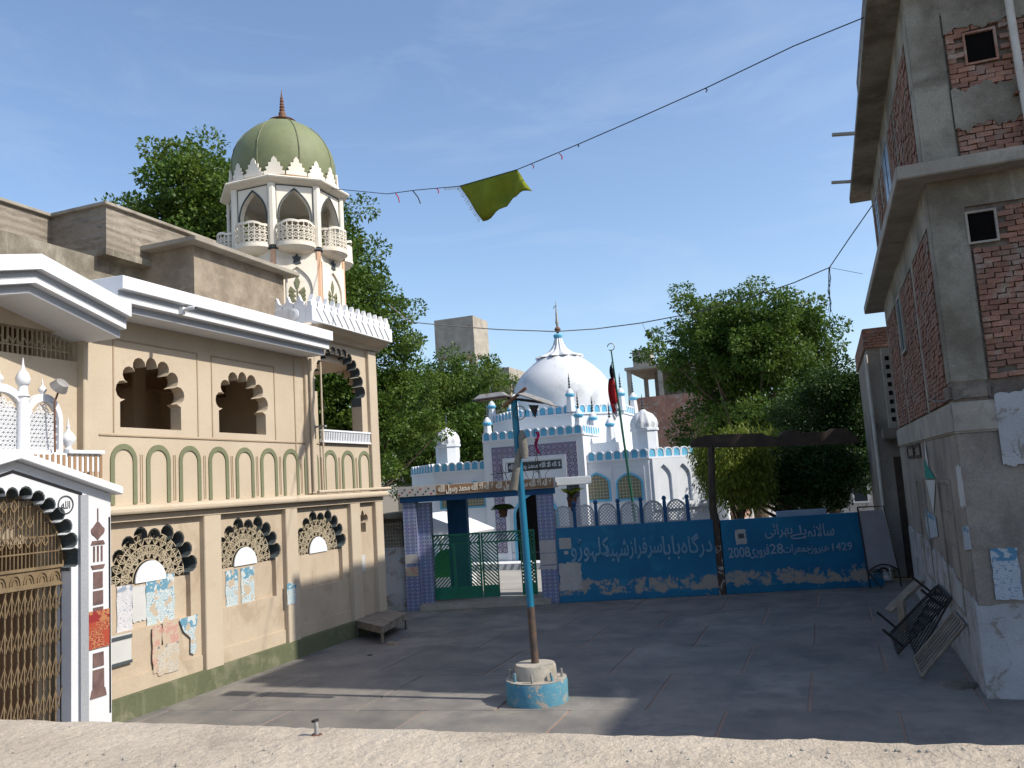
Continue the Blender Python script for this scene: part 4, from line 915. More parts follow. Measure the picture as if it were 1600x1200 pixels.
# arched lattice panels between small posts
posts_px = (863, 898, 932, 967, 1003, 1040, 1076)
pu = [uq(p, 810, -.1)[0] for p in posts_px]
for i, u in enumerate(pu):
    MB(FW).box(u-.045, u+.045, -.18, -.08, 2.021, 2.60).build('lattice_post', 'deep_blue' if i else 'deep_blue', bw1)
    p_ = FW(u, -.13, 0); MB().lathe([(.03, 2.60), (.06, 2.64), (.065, 2.68), (.045, 2.72), (.01, 2.74)], p_[0], p_[1], 10).build('post_knob', 'deep_blue', bw1, smooth=True)
for i in range(6):
    a_, b_ = pu[i]+.047, pu[i+1]-.047; c_ = (a_+b_)/2; w_ = (b_-a_)/2; z0 = 2.022; zs_ = 2.36
    arch = lambda w, zb: [(c_+w, zb)]+[(c_+w*math.cos(PI*k/14), zs_+.27*math.sin(PI*k/14)*(w/w_)) for k in range(15)]+[(c_-w, zb)]
    f = MB(FW); f.ext([arch(w_, z0), arch(w_-.045, z0+.04)], -.16, -.10, lambda u, v, w: (u, w, v)); pnl = f.build('lattice_panel', 'lattice_stone', bw1)
    f = MB(FW); iw = w_-.03
    inside = lambda u, z: abs(u-c_) < iw and z0+.02 < z < zs_+.255*math.sqrt(max(0, 1-((u-c_)/w_)**2))
    for sl in (-1, 1):
        x = c_-1.2
        while x < c_+1.2:
            seg = None; N_ = 48; pts = [(x+sl*(.62*k/N_), z0+.62*k/N_) for k in range(N_+1)]; ins = [inside(*p) for p in pts]; k = 0
            while k <= N_:
                if ins[k]:
                    j = k
                    while j < N_ and ins[j+1]: j += 1
                    if j > k:
                        p, q = pts[k], pts[j]; nx, nz = .0085*(-1), .0085*sl
                        f.ext([[(p[0]+nx, p[1]+nz), (p[0]-nx, p[1]-nz), (q[0]-nx, q[1]-nz), (q[0]+nx, q[1]+nz)]], -.135-.004*sl, -.12-.004*sl, lambda u, v, w: (u, w, v))
                    k = j+1
                else: k += 1
            x += .092
    f.build('lattice_bars', 'lattice_stone', pnl, kind='stuff')
bw2 = thing('blue_wall', 'blue wall with flaked foot carrying two lines of raised dates beside the brick house', 'wall', FW(10.5, 0, 0))
MB(FW).box(UP+.10, 12.9, -.26, 0, 0, 1.97).build('wall', 'blue_paint', bw2, bev=.012)
MB(FW).box(10.3, 11.6, -.24, -.05, 1.971, 2.12).build('coping_block', 'blue_relief_worn', bw2)
# سالانہ پلے بھرائی / 1429ھ بروز جمعرات 28 فروری 2008
for tx, pa, pb in (('\u0633\u0627\u0644\u0627\u0646\u06c1', (1263, 839), (1302, 817)), ('\u067e\u0644\u06d2', (1236, 843), (1259, 820)), ('\u0628\u06be\u0631\u0627\u0626\u06cc', (1196, 842), (1237, 817)),
                   ('1429\u06be', (1286, 862), (1331, 847)), ('\u0628\u0631\u0648\u0632', (1267, 866), (1285, 852)), ('\u062c\u0645\u0639\u0631\u0627\u062a', (1225, 868), (1266, 849)), ('28', (1204, 866), (1223, 849)),
                   ('\u0641\u0631\u0648\u0631\u06cc', (1172, 873), (1201, 850)), ('2008', (1139, 872), (1171, 854))):
    word(bw2, tx, pa, pb, 'blue_relief_worn', .008, .02)
patch(bw2, (1148, 828), (1167, 850), 'paper_old', 'pasted_paper', 6, .012); patch(bw2, (1153, 834), (1163, 841), 'slate_paint', 'printed_mark', 7, .004)

# ============================================================ weathered post and ragged beam over the wall
bp = thing('beam_frame', 'weathered dark post carrying a long ragged plank beam above the blue walls', 'frame', FW(UP, .02, 0))
tq = on_line(1112, 700, FW(0, 0, 0), FW(1, 0, 0)); ut = (tq-WA).dot(WU)
f = MB(); w_ = .10
f.tube([FW(UP+.02, -.10, 0), FW(UP, -.10, 1.9)], .125, 4); f.build('wall_pier', 'post_flaked', bp)
MB().tube([FW(UP, -.10, 1.88), FW(UP-.06, -.10, 2.3), FW(ut, -.10, 4.02)], [.13, .10, .09], 6).build('post', 'dark_wood', bp)
(ub0, zb0), (ub1, zb1) = uq(1077, 700, -.1), uq(1344, 693, -.1)
top_ = [(1342, 691), (1336, 680), (1318, 669), (1298, 670), (1290, 676), (1274, 674), (1262, 677), (1250, 675), (1243, 672), (1230, 672), (1222, 675), (1216, 683), (1208, 682), (1196, 680), (1190, 677), (1150, 678), (1102, 680), (1084, 686), (1077, 694)]
bot_ = [(1080, 699), (1150, 699), (1250, 696), (1330, 693)]
MB(FW).ext([[uq(*p, -.1) for p in bot_]+[uq(*p, -.1) for p in top_]], -.20, -.04, lambda u, v, w: (u, w, v)).build('plank_beam', 'dark_wood', bp)
# ============================================================ the domed shrine
YP, YB = 31.8, 32.15           # portal face, body face
SC = (-11.05, 36.5)
sh = thing('shrine', 'white domed shrine with sky blue merlons and violet tiled portal behind the blue wall', 'shrine', (SC[0], SC[1], 0))
body = [(-15.64, YB), (-6.46, YB), (-4.3, YB+2.16), (-4.3, 38.7), (-6.46, 40.86), (-15.64, 40.86), (-17.8, 38.7), (-17.8, YB+2.16)]
MB().ext([body], 0, 4.03, lambda u, v, w: (u, v, w)).build('body', 'shrine_white', sh)
def merlon_row(p0, p1, z, w=.37, h=.36, skip=()):
    p0, p1 = Vector((*p0, 0)), Vector((*p1, 0)); L_ = (p1-p0).length; n = max(1, round(L_/w)); w = L_/n; d = (p1-p0)/L_; nr = Vector((d.y, -d.x, 0))
    F = lambda u, v, q: tuple(p0+d*u+nr*q+Vector((0, 0, v)))
    MB(F).ext([rect(0, L_, z-.07, z)], -.12, .05, idm).build('band', 'shrine_white', sh)
    MB(F).ext([rect(0, L_, z, z+h*.72)], -.12, -.02, idm).build('parapet', 'sky_blue', sh)
    for i in range(n):
        c = (i+.5)*w; ro = lambda r, zb: [(c+r, zb)]+[(c+r*math.cos(PI*k/10), z+h*.52+(h*.48)*math.sin(PI*k/10)*r/(w/2)) for k in range(11)]+[(c-r, zb)]
        mo = MB(F).ext([ro(w/2-.004, z), ro(w/2-.05, z+.001)], -.10, .03, idm).build('merlon', 'shrine_white', sh)
        MB(F).ext([ro(w/2-.052, z+.002)], -.08, .008, idm).build('merlon_panel', 'sky_blue', mo)
merlon_row((-15.64, YB), (-13.2, YB), 4.03); merlon_row((-8.88, YB), (-6.46, YB), 4.03); merlon_row((-6.46, YB), (-4.3, YB+2.16), 4.03); merlon_row((-17.8, YB+2.16), (-15.64, YB), 4.03); merlon_row((-4.3, YB+2.16), (-4.3, 38.7), 4.03, .55)
MB().box(-13.17, -8.91, YP, 34.4, 0, 5.15).build('portal_block', 'shrine_white', sh)
merlon_row((-13.17, YP), (-8.91, YP), 5.15); merlon_row((-8.91, YP), (-8.91, 34.4), 5.15)
py = lambda u, v, w: (u, YP-w, v)
xo0, zo = on_y(767.7, 700, YP).x, on_y(767.7, 700, YP).z; xo1 = on_y(900.7, 692, YP).x
MB().ext([rect(xo0, xo1, .6, zo), rect(xo0+.46, xo1-.46, .59, zo-.46)], .001, .02, py).build('tile_border', 'tile_violet', sh)
xi0, xi1, zi = xo0+.47, xo1-.47, zo-.47
MB().ext([rect(xi0, xi1, 0, zi), rect(xi0+.16, xi1-.16, -.01, zi-.16)], .001, .05, py).build('inner_frame', 'shrine_white', sh)
MB().box(xi0+.20, xi1-.20, YP-.012, YP, zi-.56, zi-.20).build('text_panel', 'slate_paint', sh)
lettering('panel_lettering', KAL, xi1-xi0-.5, .27, lambda u, v, w: (xi0+.25+u, YP-.012-w, zi-.52+v), .012, 'shrine_white', sh, .012)
MB().ext([pointed(SC[0], .95, 0, 2.0, 3.05, 10, 1), pointed(SC[0], .85, -.01, 2.0, 2.93, 10, 1)], .001, .06, py).build('door_frame', 'sky_blue', sh)
MB().ext([pointed(SC[0], .85, 0, 2.0, 2.93, 10, 1)], .001, .004, py).build('door_opening', 'black_hole', sh)
# windows with pierced floral panels, blue outlines
def shrine_window(pl, pr, pt, apex):
    a, b = on_y(*pl, YB), on_y(*pr, YB); t_ = on_y(*apex, YB); c = (a.x+b.x)/2; w = (b.x-a.x)/2; z0 = a.z; zs_ = t_.z-.42
    fy = lambda u, v, q: (u, YB-q, v)
    o = MB().ext([pointed(c, w+.04, z0-.04, zs_, t_.z+.05, 10, 1), pointed(c, w-.03, z0+.03, zs_, t_.z-.03, 10, 1)], .001, .035, fy).build('window_frame', 'sky_blue', sh)
    MB().ext([pointed(c, w-.03, z0+.03, zs_, t_.z-.03, 10, 1)], .001, .012, fy).build('floral_panel', 'tile_floral', o)
    MB().ext([rect(c-w-.13, c+w+.13, z0-.12, t_.z+.3), rect(c-w-.10, c+w+.10, z0-.09, t_.z+.27)], .001, .03, fy).build('window_border', 'shrine_white', o)
shrine_window((915, 783), (954, 780), None, (935, 740)); shrine_window((966, 781), (1005, 778), None, (985, 739))
for c in (-14.9, -13.8):
    fy = lambda u, v, q: (u, YB-q, v); o = MB().ext([pointed(c, .5, 2.45, 3.1, 3.55, 10, 1), pointed(c, .43, 2.52, 3.1, 3.47, 10, 1)], .001, .035, fy).build('window_frame', 'sky_blue', sh); MB().ext([pointed(c, .43, 2.52, 3.1, 3.47, 10, 1)], .001, .012, fy).build('floral_panel', 'tile_floral', o)
# blind niches on the sunny corner face
d45 = Vector((1, 1, 0)).normalized(); n45 = Vector((1, -1, 0)).normalized(); b45 = Vector((-6.46, YB, 0)); F45 = lambda u, v, w: tuple(b45+d45*u+n45*w+Vector((0, 0, v)))
MB(F45).ext([rect(.12, 2.93, 2.0, 3.95)]+[pointed(.62+i*.9, .33, 2.25, 3.2, 3.72, 8, 1) for i in range(3)], .001, .09, idm).build('niche_frame', 'shrine_white', sh)
# drum, dome and finial
DR = 3.25; A22 = PI/8
MB().lathe([(DR, 4.0), (DR, 6.12)], *SC, 8, A22, A22+2*PI).build('drum', 'shrine_white', sh)
vx = [(SC[0]+DR*math.cos(A22+k*PI/4), SC[1]+DR*math.sin(A22+k*PI/4)) for k in range(8)]
for k in (3, 4, 5, 6, 7): merlon_row(vx[k], vx[(k+1) % 8], 6.12, .36, .36)
MB().lathe([(DR-.15, 6.1), (DR-.15, 6.16)], *SC, 8, A22, A22+2*PI).build('drum_roof', 'shrine_white', sh)
dp_ = [(2.16, 6.16), (2.22, 6.6), (2.27, 7.0), (2.23, 7.4), (2.09, 7.8), (1.86, 8.13), (1.57, 8.42), (1.28, 8.67), (1.0, 8.88), (.66, 9.05)]
MB().lathe(dp_, *SC, 56).build('dome', 'dome_white', sh, smooth=True)
fl_ = lambda a, z: 1+.10*math.cos(12*a)
MB().lathe([(1.06, 8.93), (1.0, 9.0), (.62, 9.13), (.38, 9.32), (.24, 9.55), (.16, 9.85)], *SC, 72, rf=fl_).build('lotus_base', 'dome_white', sh, smooth=True)
MB().lathe([(.15, 9.85), (.20, 9.9), (.22, 10.0), (.15, 10.06)], *SC, 16).build('blue_collar', 'sky_blue', sh, smooth=True)
MB().lathe([(.05, 10.06), (.05, 10.12), (.13, 10.2), (.15, 10.28), (.10, 10.36), (.04, 10.42)], *SC, 16).build('copper_ball', 'rust', sh, smooth=True)
MB().lathe([(.04, 10.42), (.09, 10.6), (.06, 10.75), (.05, 11.0), (.03, 11.2), (.012, 11.6)], *SC, 10).build('finial', 'tin', sh, smooth=True)
MB().tube([(SC[0]-.14, SC[1], 11.28), (SC[0]-.06, SC[1], 11.38), (SC[0]+.05, SC[1], 11.38)], .02, 5).build('finial_crescent', 'tin', sh)
def turret(x, y, z, s=1.0, nm='turret'):
    t = MB().lathe([(.20*s, z), (.145*s, z+.62*s)], x, y, 8, A22, A22+2*PI).build(nm, 'shrine_white', sh)
    MB().lathe([(.15*s, z+.62*s), (.205*s, z+.70*s), (.205*s, z+.75*s), (.17*s, z+.77*s)], x, y, 12).build('turret_collar', 'sky_blue', t)
    MB().lathe([(.17*s, z+.77*s), (.14*s, z+.86*s), (.04*s, z+.98*s)], x, y, 10).build('turret_cap', 'shrine_white', t, smooth=True)
    pr = [(.03, .98)]
    for k in range(4): pr += [(.03, 1.0+k*.12), (.065-.009*k, 1.05+k*.12), (.02, 1.1+k*.12)]
    MB().lathe([(r*s, z+q*s) for r, q in pr+[(.004, 1.66)]], x, y, 8).build('turret_finial', 'slate_paint', t, smooth=True)
for k in (3, 4, 5, 6, 7, 0): turret(*vx[k], 6.16)
turret(-13.0, YP+.2, 5.15); turret(-9.08, YP+.2, 5.15); turret(-9.08, 34.2, 5.15)
MB().box(-8.9, -7.9, 32.9, 34.4, 4.03, 4.75).build('side_block', 'shrine_white', sh); turret(-8.1, 33.1, 4.75)
for x, y in ((-6.72, 33.15), (-15.4, 33.15)):
    k_ = MB().lathe([(.52, 4.03), (.52, 5.08), (.58, 5.1), (.58, 5.2), (.5, 5.22)], x, y, 8, A22, A22+2*PI).build('corner_kiosk', 'shrine_white', sh)
    MB().lathe([(.52, 5.2), (.55, 5.35), (.5, 5.55), (.36, 5.75), (.14, 5.88), (.08, 5.95)], x, y, 48, rf=lambda a, z: 1+.05*math.cos(12*a)).build('kiosk_dome', 'dome_white', k_, smooth=True)
    pr = [(.04, 5.95)]
    for q in range(4): pr += [(.03, 5.97+q*.12), (.07-.01*q, 6.02+q*.12), (.02, 6.07+q*.12)]
    MB().lathe(pr+[(.004, 6.6)], x, y, 8).build('kiosk_finial', 'slate_paint', k_, smooth=True)
# striped kerb of the shrine's terrace
kb = thing('terrace_kerb', 'white kerb with slanting dark stripes at the foot of the shrine', 'kerb', (-12, 31.0, 0))
MB().box(-17, -5, 30.7, 31.7, 0, .28).build('kerb', 'white_paint', kb)
for i in range(40): MB().ext([[(-17+i*.3, .04), (-16.88+i*.3, .04), (-16.78+i*.3, .26), (-16.9+i*.3, .26)]], .001, .006, lambda u, v, w: (u, 30.7-w, v)).build('stripe', 'grey_band', kb)
# canopied grave with green cloth, seen through the gate
gc = thing('grave_canopy', 'low white scalloped canopy on slim posts over green covered graves behind the gate', 'canopy', (-13.2, 26.6, 0))
for x in (-14.6, -13.2, -11.7):
    for y in (25.8, 27.4): MB().lathe([(.06, 0), (.045, .1), (.045, 1.72), (.07, 1.76)], x, y, 8).build('post', 'white_paint', gc, smooth=True)
rf_ = [(-1.9, 1.74), (-1.95, 1.82), (-1.2, 2.15), (-.5, 2.42), (0, 2.5), (.5, 2.42), (1.2, 2.15), (1.95, 1.82), (1.9, 1.74)]
MB().ext([rf_], 25.5, 27.7, lambda u, v, w: (-13.15+u, w, v)).build('roof', 'white_paint', gc)
for i in range(13): MB().lathe([(.13, 1.62), (.15, 1.72), (.12, 1.80)], -14.95+i*.3, 25.5, 8).build('eave_scallop', 'white_paint', gc, smooth=True)
for i, x in enumerate((-14.0, -12.4)):
    gv = thing('covered_grave', ('grave mound under bright green cloth at the dark pillar side of the canopy', 'grave mound under bright green cloth at the open wicket side of the canopy')[i], 'grave', (x, 26.6, 0))
    MB().ext([[(-.42, .35), (.42, .35), (.44, .9), (.25, 1.18), (0, 1.28), (-.25, 1.18), (-.44, .9)]], 25.9, 27.3, lambda u, v, w: (x+u, w, v)).build('cloth', 'cloth_green', gv, bev=.04)
    MB().box(x-.55, x+.55, 25.8, 27.4, 0, .35).build('slab', 'white_marble', gv, bev=.02)

# ============================================================ leaning flagpole
a_, b_ = on_y(955, 548, 25.2), on_y(989, 790, 25.2)
fp = thing('flagpole', 'tall leaning green flagpole with crescent tip and limp black and red flag', 'flagpole', (b_.x+.06, 25.2, 0))
dirp = (a_-b_).normalized(); foot = b_-dirp*(b_.z/dirp.z)
MB().tube([foot, b_.lerp(a_, .5), a_], [.045, .035, .022], 8).build('pole', 'pole_green', fp, smooth=True)
f = MB(); f.tube([tuple(a_+Vector((.11*math.cos(t), 0, .12+.11*math.sin(t)))) for t in [-.9*PI/2+PI*.0+2*PI*k/20*.86-.9 for k in range(21)]], .016, 5); f.tube([a_, a_+Vector((0, 0, .03))], .03, 6); f.build('crescent', 'tin', fp)
def limp(za, zb, wid, mat, nm, ph=0):
    f = MB(); n = 10
    for k in range(n+1):
        t = k/n; p = a_+(b_-a_)*(za+(zb-za)*t)
        for s in range(6): q = s/5; f.v.append((p.x-.02-wid*q*(.25+.75*math.sin(PI*min(1, t*.75+.1)))-.03*math.sin(7*q+5*t+ph), p.y+.06*math.sin(9*q+3*t+ph), p.z-.25*q*t-.1*q))
    for k in range(n):
        for s in range(5): f.f.append((k*6+s, k*6+s+1, k*6+7+s, k*6+6+s))
    f.build(nm, mat, fp, smooth=True)
limp(.07, .17, .10, 'cloth_black', 'black_cloth'); limp(.16, .34, .26, 'cloth_red', 'red_cloth', 1); limp(.33, .385, .24, 'cloth_white', 'white_hem', 1.5)

# ============================================================ brick house on the right
AX, AY = 1.72, 13.3
hs = thing('brick_house', 'tall unplastered brick and concrete house with overhanging floor slabs beside the courtyard', 'house', (4, 18, 0))
AX2, AY2 = 11.0, 23.2
MB().box(AX+.06, AX2, AY+.06, AY2-.02, 0, 11.3).build('core_wall', 'mortar', hs)
MB().box(AX, AX2, AY, AY2, 0, 3.62).build('ground_floor_wall', 'grey_plaster', hs, bev=.02)
f = MB(); r_ = random.Random(2)          # flaking whitewash at the foot, a hand's breadth thick with a ragged top
def ragged(u0, u1, z0, z1, n, amp, seed):
    q = random.Random(seed); return [(u0, z0), (u1, z0)]+[(u1-(u1-u0)*k/n, z1(1-k/n)+q.uniform(-amp, amp)) for k in range(n+1)]
MB().ext([ragged(AX-.004, AX2, 0, lambda t: 1.22, 60, .05, 3)], AY-.012, AY+.01, lambda u, v, w: (u, w, v)).build('whitewash', 'whitewash', hs)
MB().ext([ragged(AY-.011, AY2, 0, lambda t: 1.30+.25*math.sin(3*t)+.5*max(0, t-.4), 50, .06, 5)], AX-.014, AX+.01, lambda u, v, w: (w, u, v)).build('whitewash', 'whitewash', hs)
MB().box(AX-.03, AX2, AY-.03, AY2+.01, 3.621, 4.06).build('lintel_band', 'concrete', hs, bev=.03)
MB().box(AX-.02, AX+.52, AY-.02, AY+.5, 4.061, 4.34).build('broken_ledge', 'mortar', hs, bev=.05)
for z0, z1 in ((4.34, 7.30), (7.50, 10.26)):
    MB().box(AX+.02, AX+.50, AY+.01, AY+.40, z0, z1).build('corner_column', 'dark_concrete', hs, bev=.015)
    for y in (16.1, 19.9, 22.8): MB().box(AX+.02, AX+.3, y, y+.3, 4.06 if z0 < 5 else z0, z1).build('column', 'dark_concrete', hs, bev=.015)
MB().box(AX+.03, AX2, AY+.015, AY+.3, 6.86, 7.30).build('front_beam', 'dark_concrete', hs); MB().box(AX+.03, AX2, AY+.015, AY+.3, 9.80, 10.26).build('front_beam', 'dark_concrete', hs)
MB().box(AX+.025, AX+.35, AY+.31, AY2, 6.75, 7.30).build('side_beam', 'dark_concrete', hs); MB().box(AX+.025, AX+.35, AY+.31, AY2, 9.7, 10.26).build('side_beam', 'dark_concrete', hs)
MB().box(1.34, AX2, 12.92, 24.5, 7.30, 7.50).build('floor_slab', 'concrete', hs, bev=.015)
MB().box(1.26, AX2, 13.05, 23.9, 10.26, 10.42).build('roof_eave', 'dark_concrete', hs, bev=.015)
MB().box(AX, AX2, AY, AY2, 10.42, 11.4).build('roof_parapet', 'mortar', hs); MB().box(AX, AX2, 15.3, AY2, 11.4, 13.3).build('stair_tower', 'mortar', hs)
# front bricks, laid singly; two openings with reveals
H1 = (2.23, 2.57, 6.33, 6.75); H2 = (2.50, 2.87, 8.98, 9.42)
bmesh_shared = []
def brick_mesh(k):
    b = MB().box(-.109, .109, -.05, .05, -.033, .033); bm = bmesh.new(); me = bpy.data.meshes.new('brick'); me.from_pydata(b.v, [], b.f); bm.from_mesh(me)
    bmesh.ops.subdivide_edges(bm, edges=[e for e in bm.edges if e.calc_length() > .15], cuts=1)
    q = random.Random(k)
    for v in bm.verts: v.co += Vector((q.uniform(-.007, .007), q.uniform(-.006, .006), q.uniform(-.006, .006)))
    bmesh.ops.recalc_face_normals(bm, faces=bm.faces); bm.to_mesh(me); bm.free(); me.materials.append(MT['red_brick']); return me
BM = [brick_mesh(k) for k in range(6)]
hloc = wloc(hs); cnt = 0; rest = MB(); q = random.Random(4)
def lay(x0, x1, z0, z1, singles_to):
    global cnt
    row = 0; z = z0+.04
    while z < z1-.03:
        x = x0-(.115 if row % 2 else .0)
        while x < x1:
            xa, xb = max(x, x0), min(x+.218, x1)
            if xb-xa > .05:
                c = (xa+xb)/2; zz = z+.012*math.sin(c*5+row*.2)+q.uniform(-.004, .004)
                clear = all(not (xb > h[0]-.02 and xa < h[1]+.02 and z > h[2]-.05 and z < h[3]+.05) for h in (H1, H2))
                if clear and q.random() > .012:
                    yy = AY+.055+q.uniform(-.012, .012)
                    if xa < singles_to and cnt < 298:
                        o = bpy.data.objects.new('brick', q.choice(BM)); COL.objects.link(o); o.parent = hs; o.location = Vector((c, yy, zz))-hloc
                        o.scale = ((xb-xa)/.222, 1, 1); o.rotation_euler = (q.uniform(-.02, .02), q.uniform(-.02, .02), q.uniform(-.03, .03)); cnt += 1
                    else: rest.rbox((c, yy, zz), (xb-xa-.004, .1, .066), (0, q.uniform(-.02, .02), 0))
            x += .23
        z += .0785; row += 1
lay(2.25, 3.05, 4.36, 6.84, 2.95); lay(2.25, 3.15, 7.52, 9.78, 3.1)
lay(3.05, 8.0, 4.36, 6.84, 0); lay(3.15, 8.0, 7.52, 9.78, 0)
rest.build('brickwork', 'red_brick', hs, kind='stuff')
def blob(u0, u1, z0, z1, n, amp, seed):
    q2 = random.Random(seed); c = ((u0+u1)/2, (z0+z1)/2); out = []
    for k in range(n):
        t = 2*PI*k/n; rr = 1+q2.uniform(-amp, amp); sx = (abs(math.cos(t))**.6)*(1 if math.cos(t) > 0 else -1); sz = (abs(math.sin(t))**.6)*(1 if math.sin(t) > 0 else -1)
        out.append((c[0]+sx*(u1-u0)/2*rr, c[1]+sz*(z1-z0)/2*rr))
    return out
def rag2(u0, u1, z0, z1, n, amp, seed):
    q2 = random.Random(seed); w = lambda k: amp*(math.sin(k*.21+seed)+.6*math.sin(k*.53+2*seed)+.3*math.sin(k*1.1))*.6+q2.uniform(-amp, amp)*.16
    return [(u0+(u1-u0)*k/n, z0+w(k)) for k in range(n+1)]+[(u1-(u1-u0)*k/n, z1+w(k+9)) for k in range(n+1)]
MB().ext([rag2(2.26, 6.0, 3.12, 4.12, 120, .06, 8)], AY-.036, AY-.028, lambda u, v, w: (u, w, v)).build('whitewash', 'whitewash', hs)
MB().ext([rag2(2.23, 3.4, 8.02, 8.62, 70, .07, 3)], AY-.012, AY+.05, lambda u, v, w: (u, w, v)).build('plaster_smear', 'dark_concrete', hs)
MB().ext([rag2(2.23, 3.6, 9.52, 9.83, 70, .05, 5)], AY-.010, AY+.05, lambda u, v, w: (u, w, v)).build('plaster_smear', 'dark_concrete', hs)
# brickwork of the street side, too foreshortened to pick apart
sd_ = MB()
for ya, yb2, z0, z1 in ((13.72, 16.08, 4.10, 6.74), (16.42, 19.88, 4.10, 6.74), (20.22, 22.78, 4.10, 6.74), (13.72, 16.08, 7.52, 9.68), (16.42, 19.88, 7.52, 9.68), (20.22, 22.78, 7.52, 9.68)):
    row = 0; z = z0+.04
    while z < z1-.03:
        y = ya+(.02 if row % 2 else .1)
        while y < yb2-.1:
            inwin = (18.55 < y+.1 < 19.5 and 5.45 < z < 6.75) or (17.35 < y+.1 < 18.9 and 8.2 < z < 9.7) or (21.0 < y+.1 < 21.9 and 8.2 < z < 9.7)
            if not inwin: sd_.rbox((AX+.062+q.uniform(-.012, .012), y+.109, z+q.uniform(-.004, .004)), (.1, .214, .066), (0, 0, 0))
            y += .23
        z += .0785; row += 1
sd_.build('brickwork', 'red_brick', hs, kind='stuff')
for x0, x1, z0, z1, mt in ((*H1, 'concrete'), (*H2, 'red_brick')):
    fr_ = MB().ext([rect(x0-.03, x1+.03, z0-.03, z1+.03), rect(x0, x1, z0, z1)], AY-.005, AY+.055, lambda u, v, w: (u, w, v)).build('vent_opening', mt, hs)
    MB().box(x0, x1, AY+.045, AY+.055, z0, z1).build('vent_hollow', 'black_hole', fr_)
for ya, yb2, z0, z1 in ((18.6, 19.45, 5.5, 6.70), (17.4, 18.85, 8.25, 9.65), (21.05, 21.85, 8.25, 9.65)):
    w_ = MB().ext([rect(ya, yb2, z0, z1), rect(ya+.06, yb2-.06, z0+.06, z1-.06)], AX-.02, AX+.09, lambda u, v, w: (w, u, v)).build('window', 'concrete', hs)
    MB().box(AX-.01, AX+.0, ya+.06, yb2-.06, z0+.06, z1-.06).build('pane', 'window_blue', w_); MB().box(AX-.018, AX+.01, (ya+yb2)/2-.02, (ya+yb2)/2+.02, z0+.06, z1-.06).build('mullion', 'dark_iron', w_)
for ya, yb2, z0, z1, mt, nm in ((18.1, 19.3, 3.32, 3.60, 'dark_wood', 'vent_shutter'), (19.5, 20.9, 3.32, 3.60, 'dark_wood', 'vent_shutter'), (14.35, 15.9, .9, 2.95, 'grey_plaster', 'blocked_shutter'), (18.2, 19.7, .9, 2.9, 'grey_plaster', 'blocked_shutter')):
    MB().ext([rect(ya, yb2, z0, z1), rect(ya+.06, yb2-.06, z0+.06, z1-.06)], AX-.03, AX+.01, lambda u, v, w: (w, u, v)).build(nm, mt, hs)
    for k in range(1, 4): MB().box(AX-.012, AX+.01, ya+.07, yb2-.07, z0+(z1-z0)*k/4-.012, z0+(z1-z0)*k/4+.012).build('shutter_rail', 'grey_wood', hs)
MB().tube([(3.13, AY-.12, 7.5), (3.10, AY-.12, 8.6), (3.08, AY-.12, 10.25)], .055, 10).build('waste_pipe', 'pipe_pvc', hs, smooth=True)
MB().box(3.0, 3.2, AY-.14, AY+.02, 8.34, 8.37).build('pipe_clamp', 'rust', hs)
for y, z in ((19.0, 10.34), (22.3, 10.34)): MB().tube([(1.5, y, z), (.80, y-.12, z+.05)], .045, 6).build('roof_rod', 'pipe_pvc', hs)
MB().tube([(AX-.03, 15.6, 4.28), (AX-.06, 14.4, 4.16), (AX+.06, AY-.04, 4.10), (AX+.25, AY-.05, 4.15)], .012, 5).build('loose_cable', 'wire_grey', hs)
# papers on the house
sheet('poster', 'large blue headed notice on the front corner of the brick house', (1546, 857), (1600, 937), AY-.016, 'poster_shade', torn=.012, plane='y')
sheet('paper_strip', 'long bleached paper strip near the corner of the brick house street side', (1492, 728), (1508, 792), AX-.008, 'paper', 'paper', .03)
wp = [on_x(1444, 690, AX-.01), on_x(1463, 748, AX-.01)]
for nm, lb, pts, mt in (('banner', 'green tailed paper pennant glued to the side of the brick house', [(1444, 718), (1462, 748), (1446, 748)], 'teal_print'),
                        ('paper_strip', 'thin white pointed paper above the green pennant on the house side', [(1445, 688), (1452, 735), (1446, 716)], 'paper'),
                        ('paper_strip', 'white triangular paper hanging below the green pennant', [(1447, 750), (1462, 750), (1459, 802)], 'paper'),
                        ('paper_strip', 'ragged pale blue paper low on the street side of the brick house', [(1446, 795), (1462, 808), (1466, 838), (1452, 842), (1447, 820)], 'poster_shade'),
                        ('paper_strip', 'narrow blue printed strip beside the barred shutter of the brick house', [(1504, 822), (1513, 822), (1518, 858), (1508, 860)], 'poster_shade')):
    P_ = [on_x(*p, AX-.012) for p in pts]
    o = MB().ext([[(p.y, p.z) for p in P_]], AX-.018, AX-.0125, lambda u, v, w: (w, u, v)).build(nm, mt); tag(pivot(o, (AX-.012, P_[0].y, min(p.z for p in P_))), lb, 'paper' if nm != 'banner' else 'pennant')
# lower neighbour beyond, and the house across the lane whose shade lies on the paving
nb = thing('narrow_house', 'narrow brick topped house with perforated block pier beyond the tall brick house', 'house', (3, 29, 0))
q0 = on_y(1346, 515, 26.5)
MB().box(q0.x+.06, 8, 26.5, 33, 0, 6.6).build('wall', 'grey_plaster', nb); MB().box(q0.x, 8, 26.4, 33.1, 6.6, q0.z).build('brick_parapet', 'red_brick', nb, bev=.02)
bk = MB()
for r_ in range(int((q0.z-6.64)/.08)):
    for i in range(5): bk.box(q0.x+.01+i*.235+(.11 if r_ % 2 else 0), q0.x+.22+i*.235+(.11 if r_ % 2 else 0), 26.37, 26.45, 6.62+r_*.08, 6.685+r_*.08)
bk.build('brick_courses', 'red_brick', nb, kind='stuff')
MB().box(q0.x+.42, q0.x+.95, 26.0, 26.5, 4.2, 6.5).build('block_pier', 'concrete', nb)
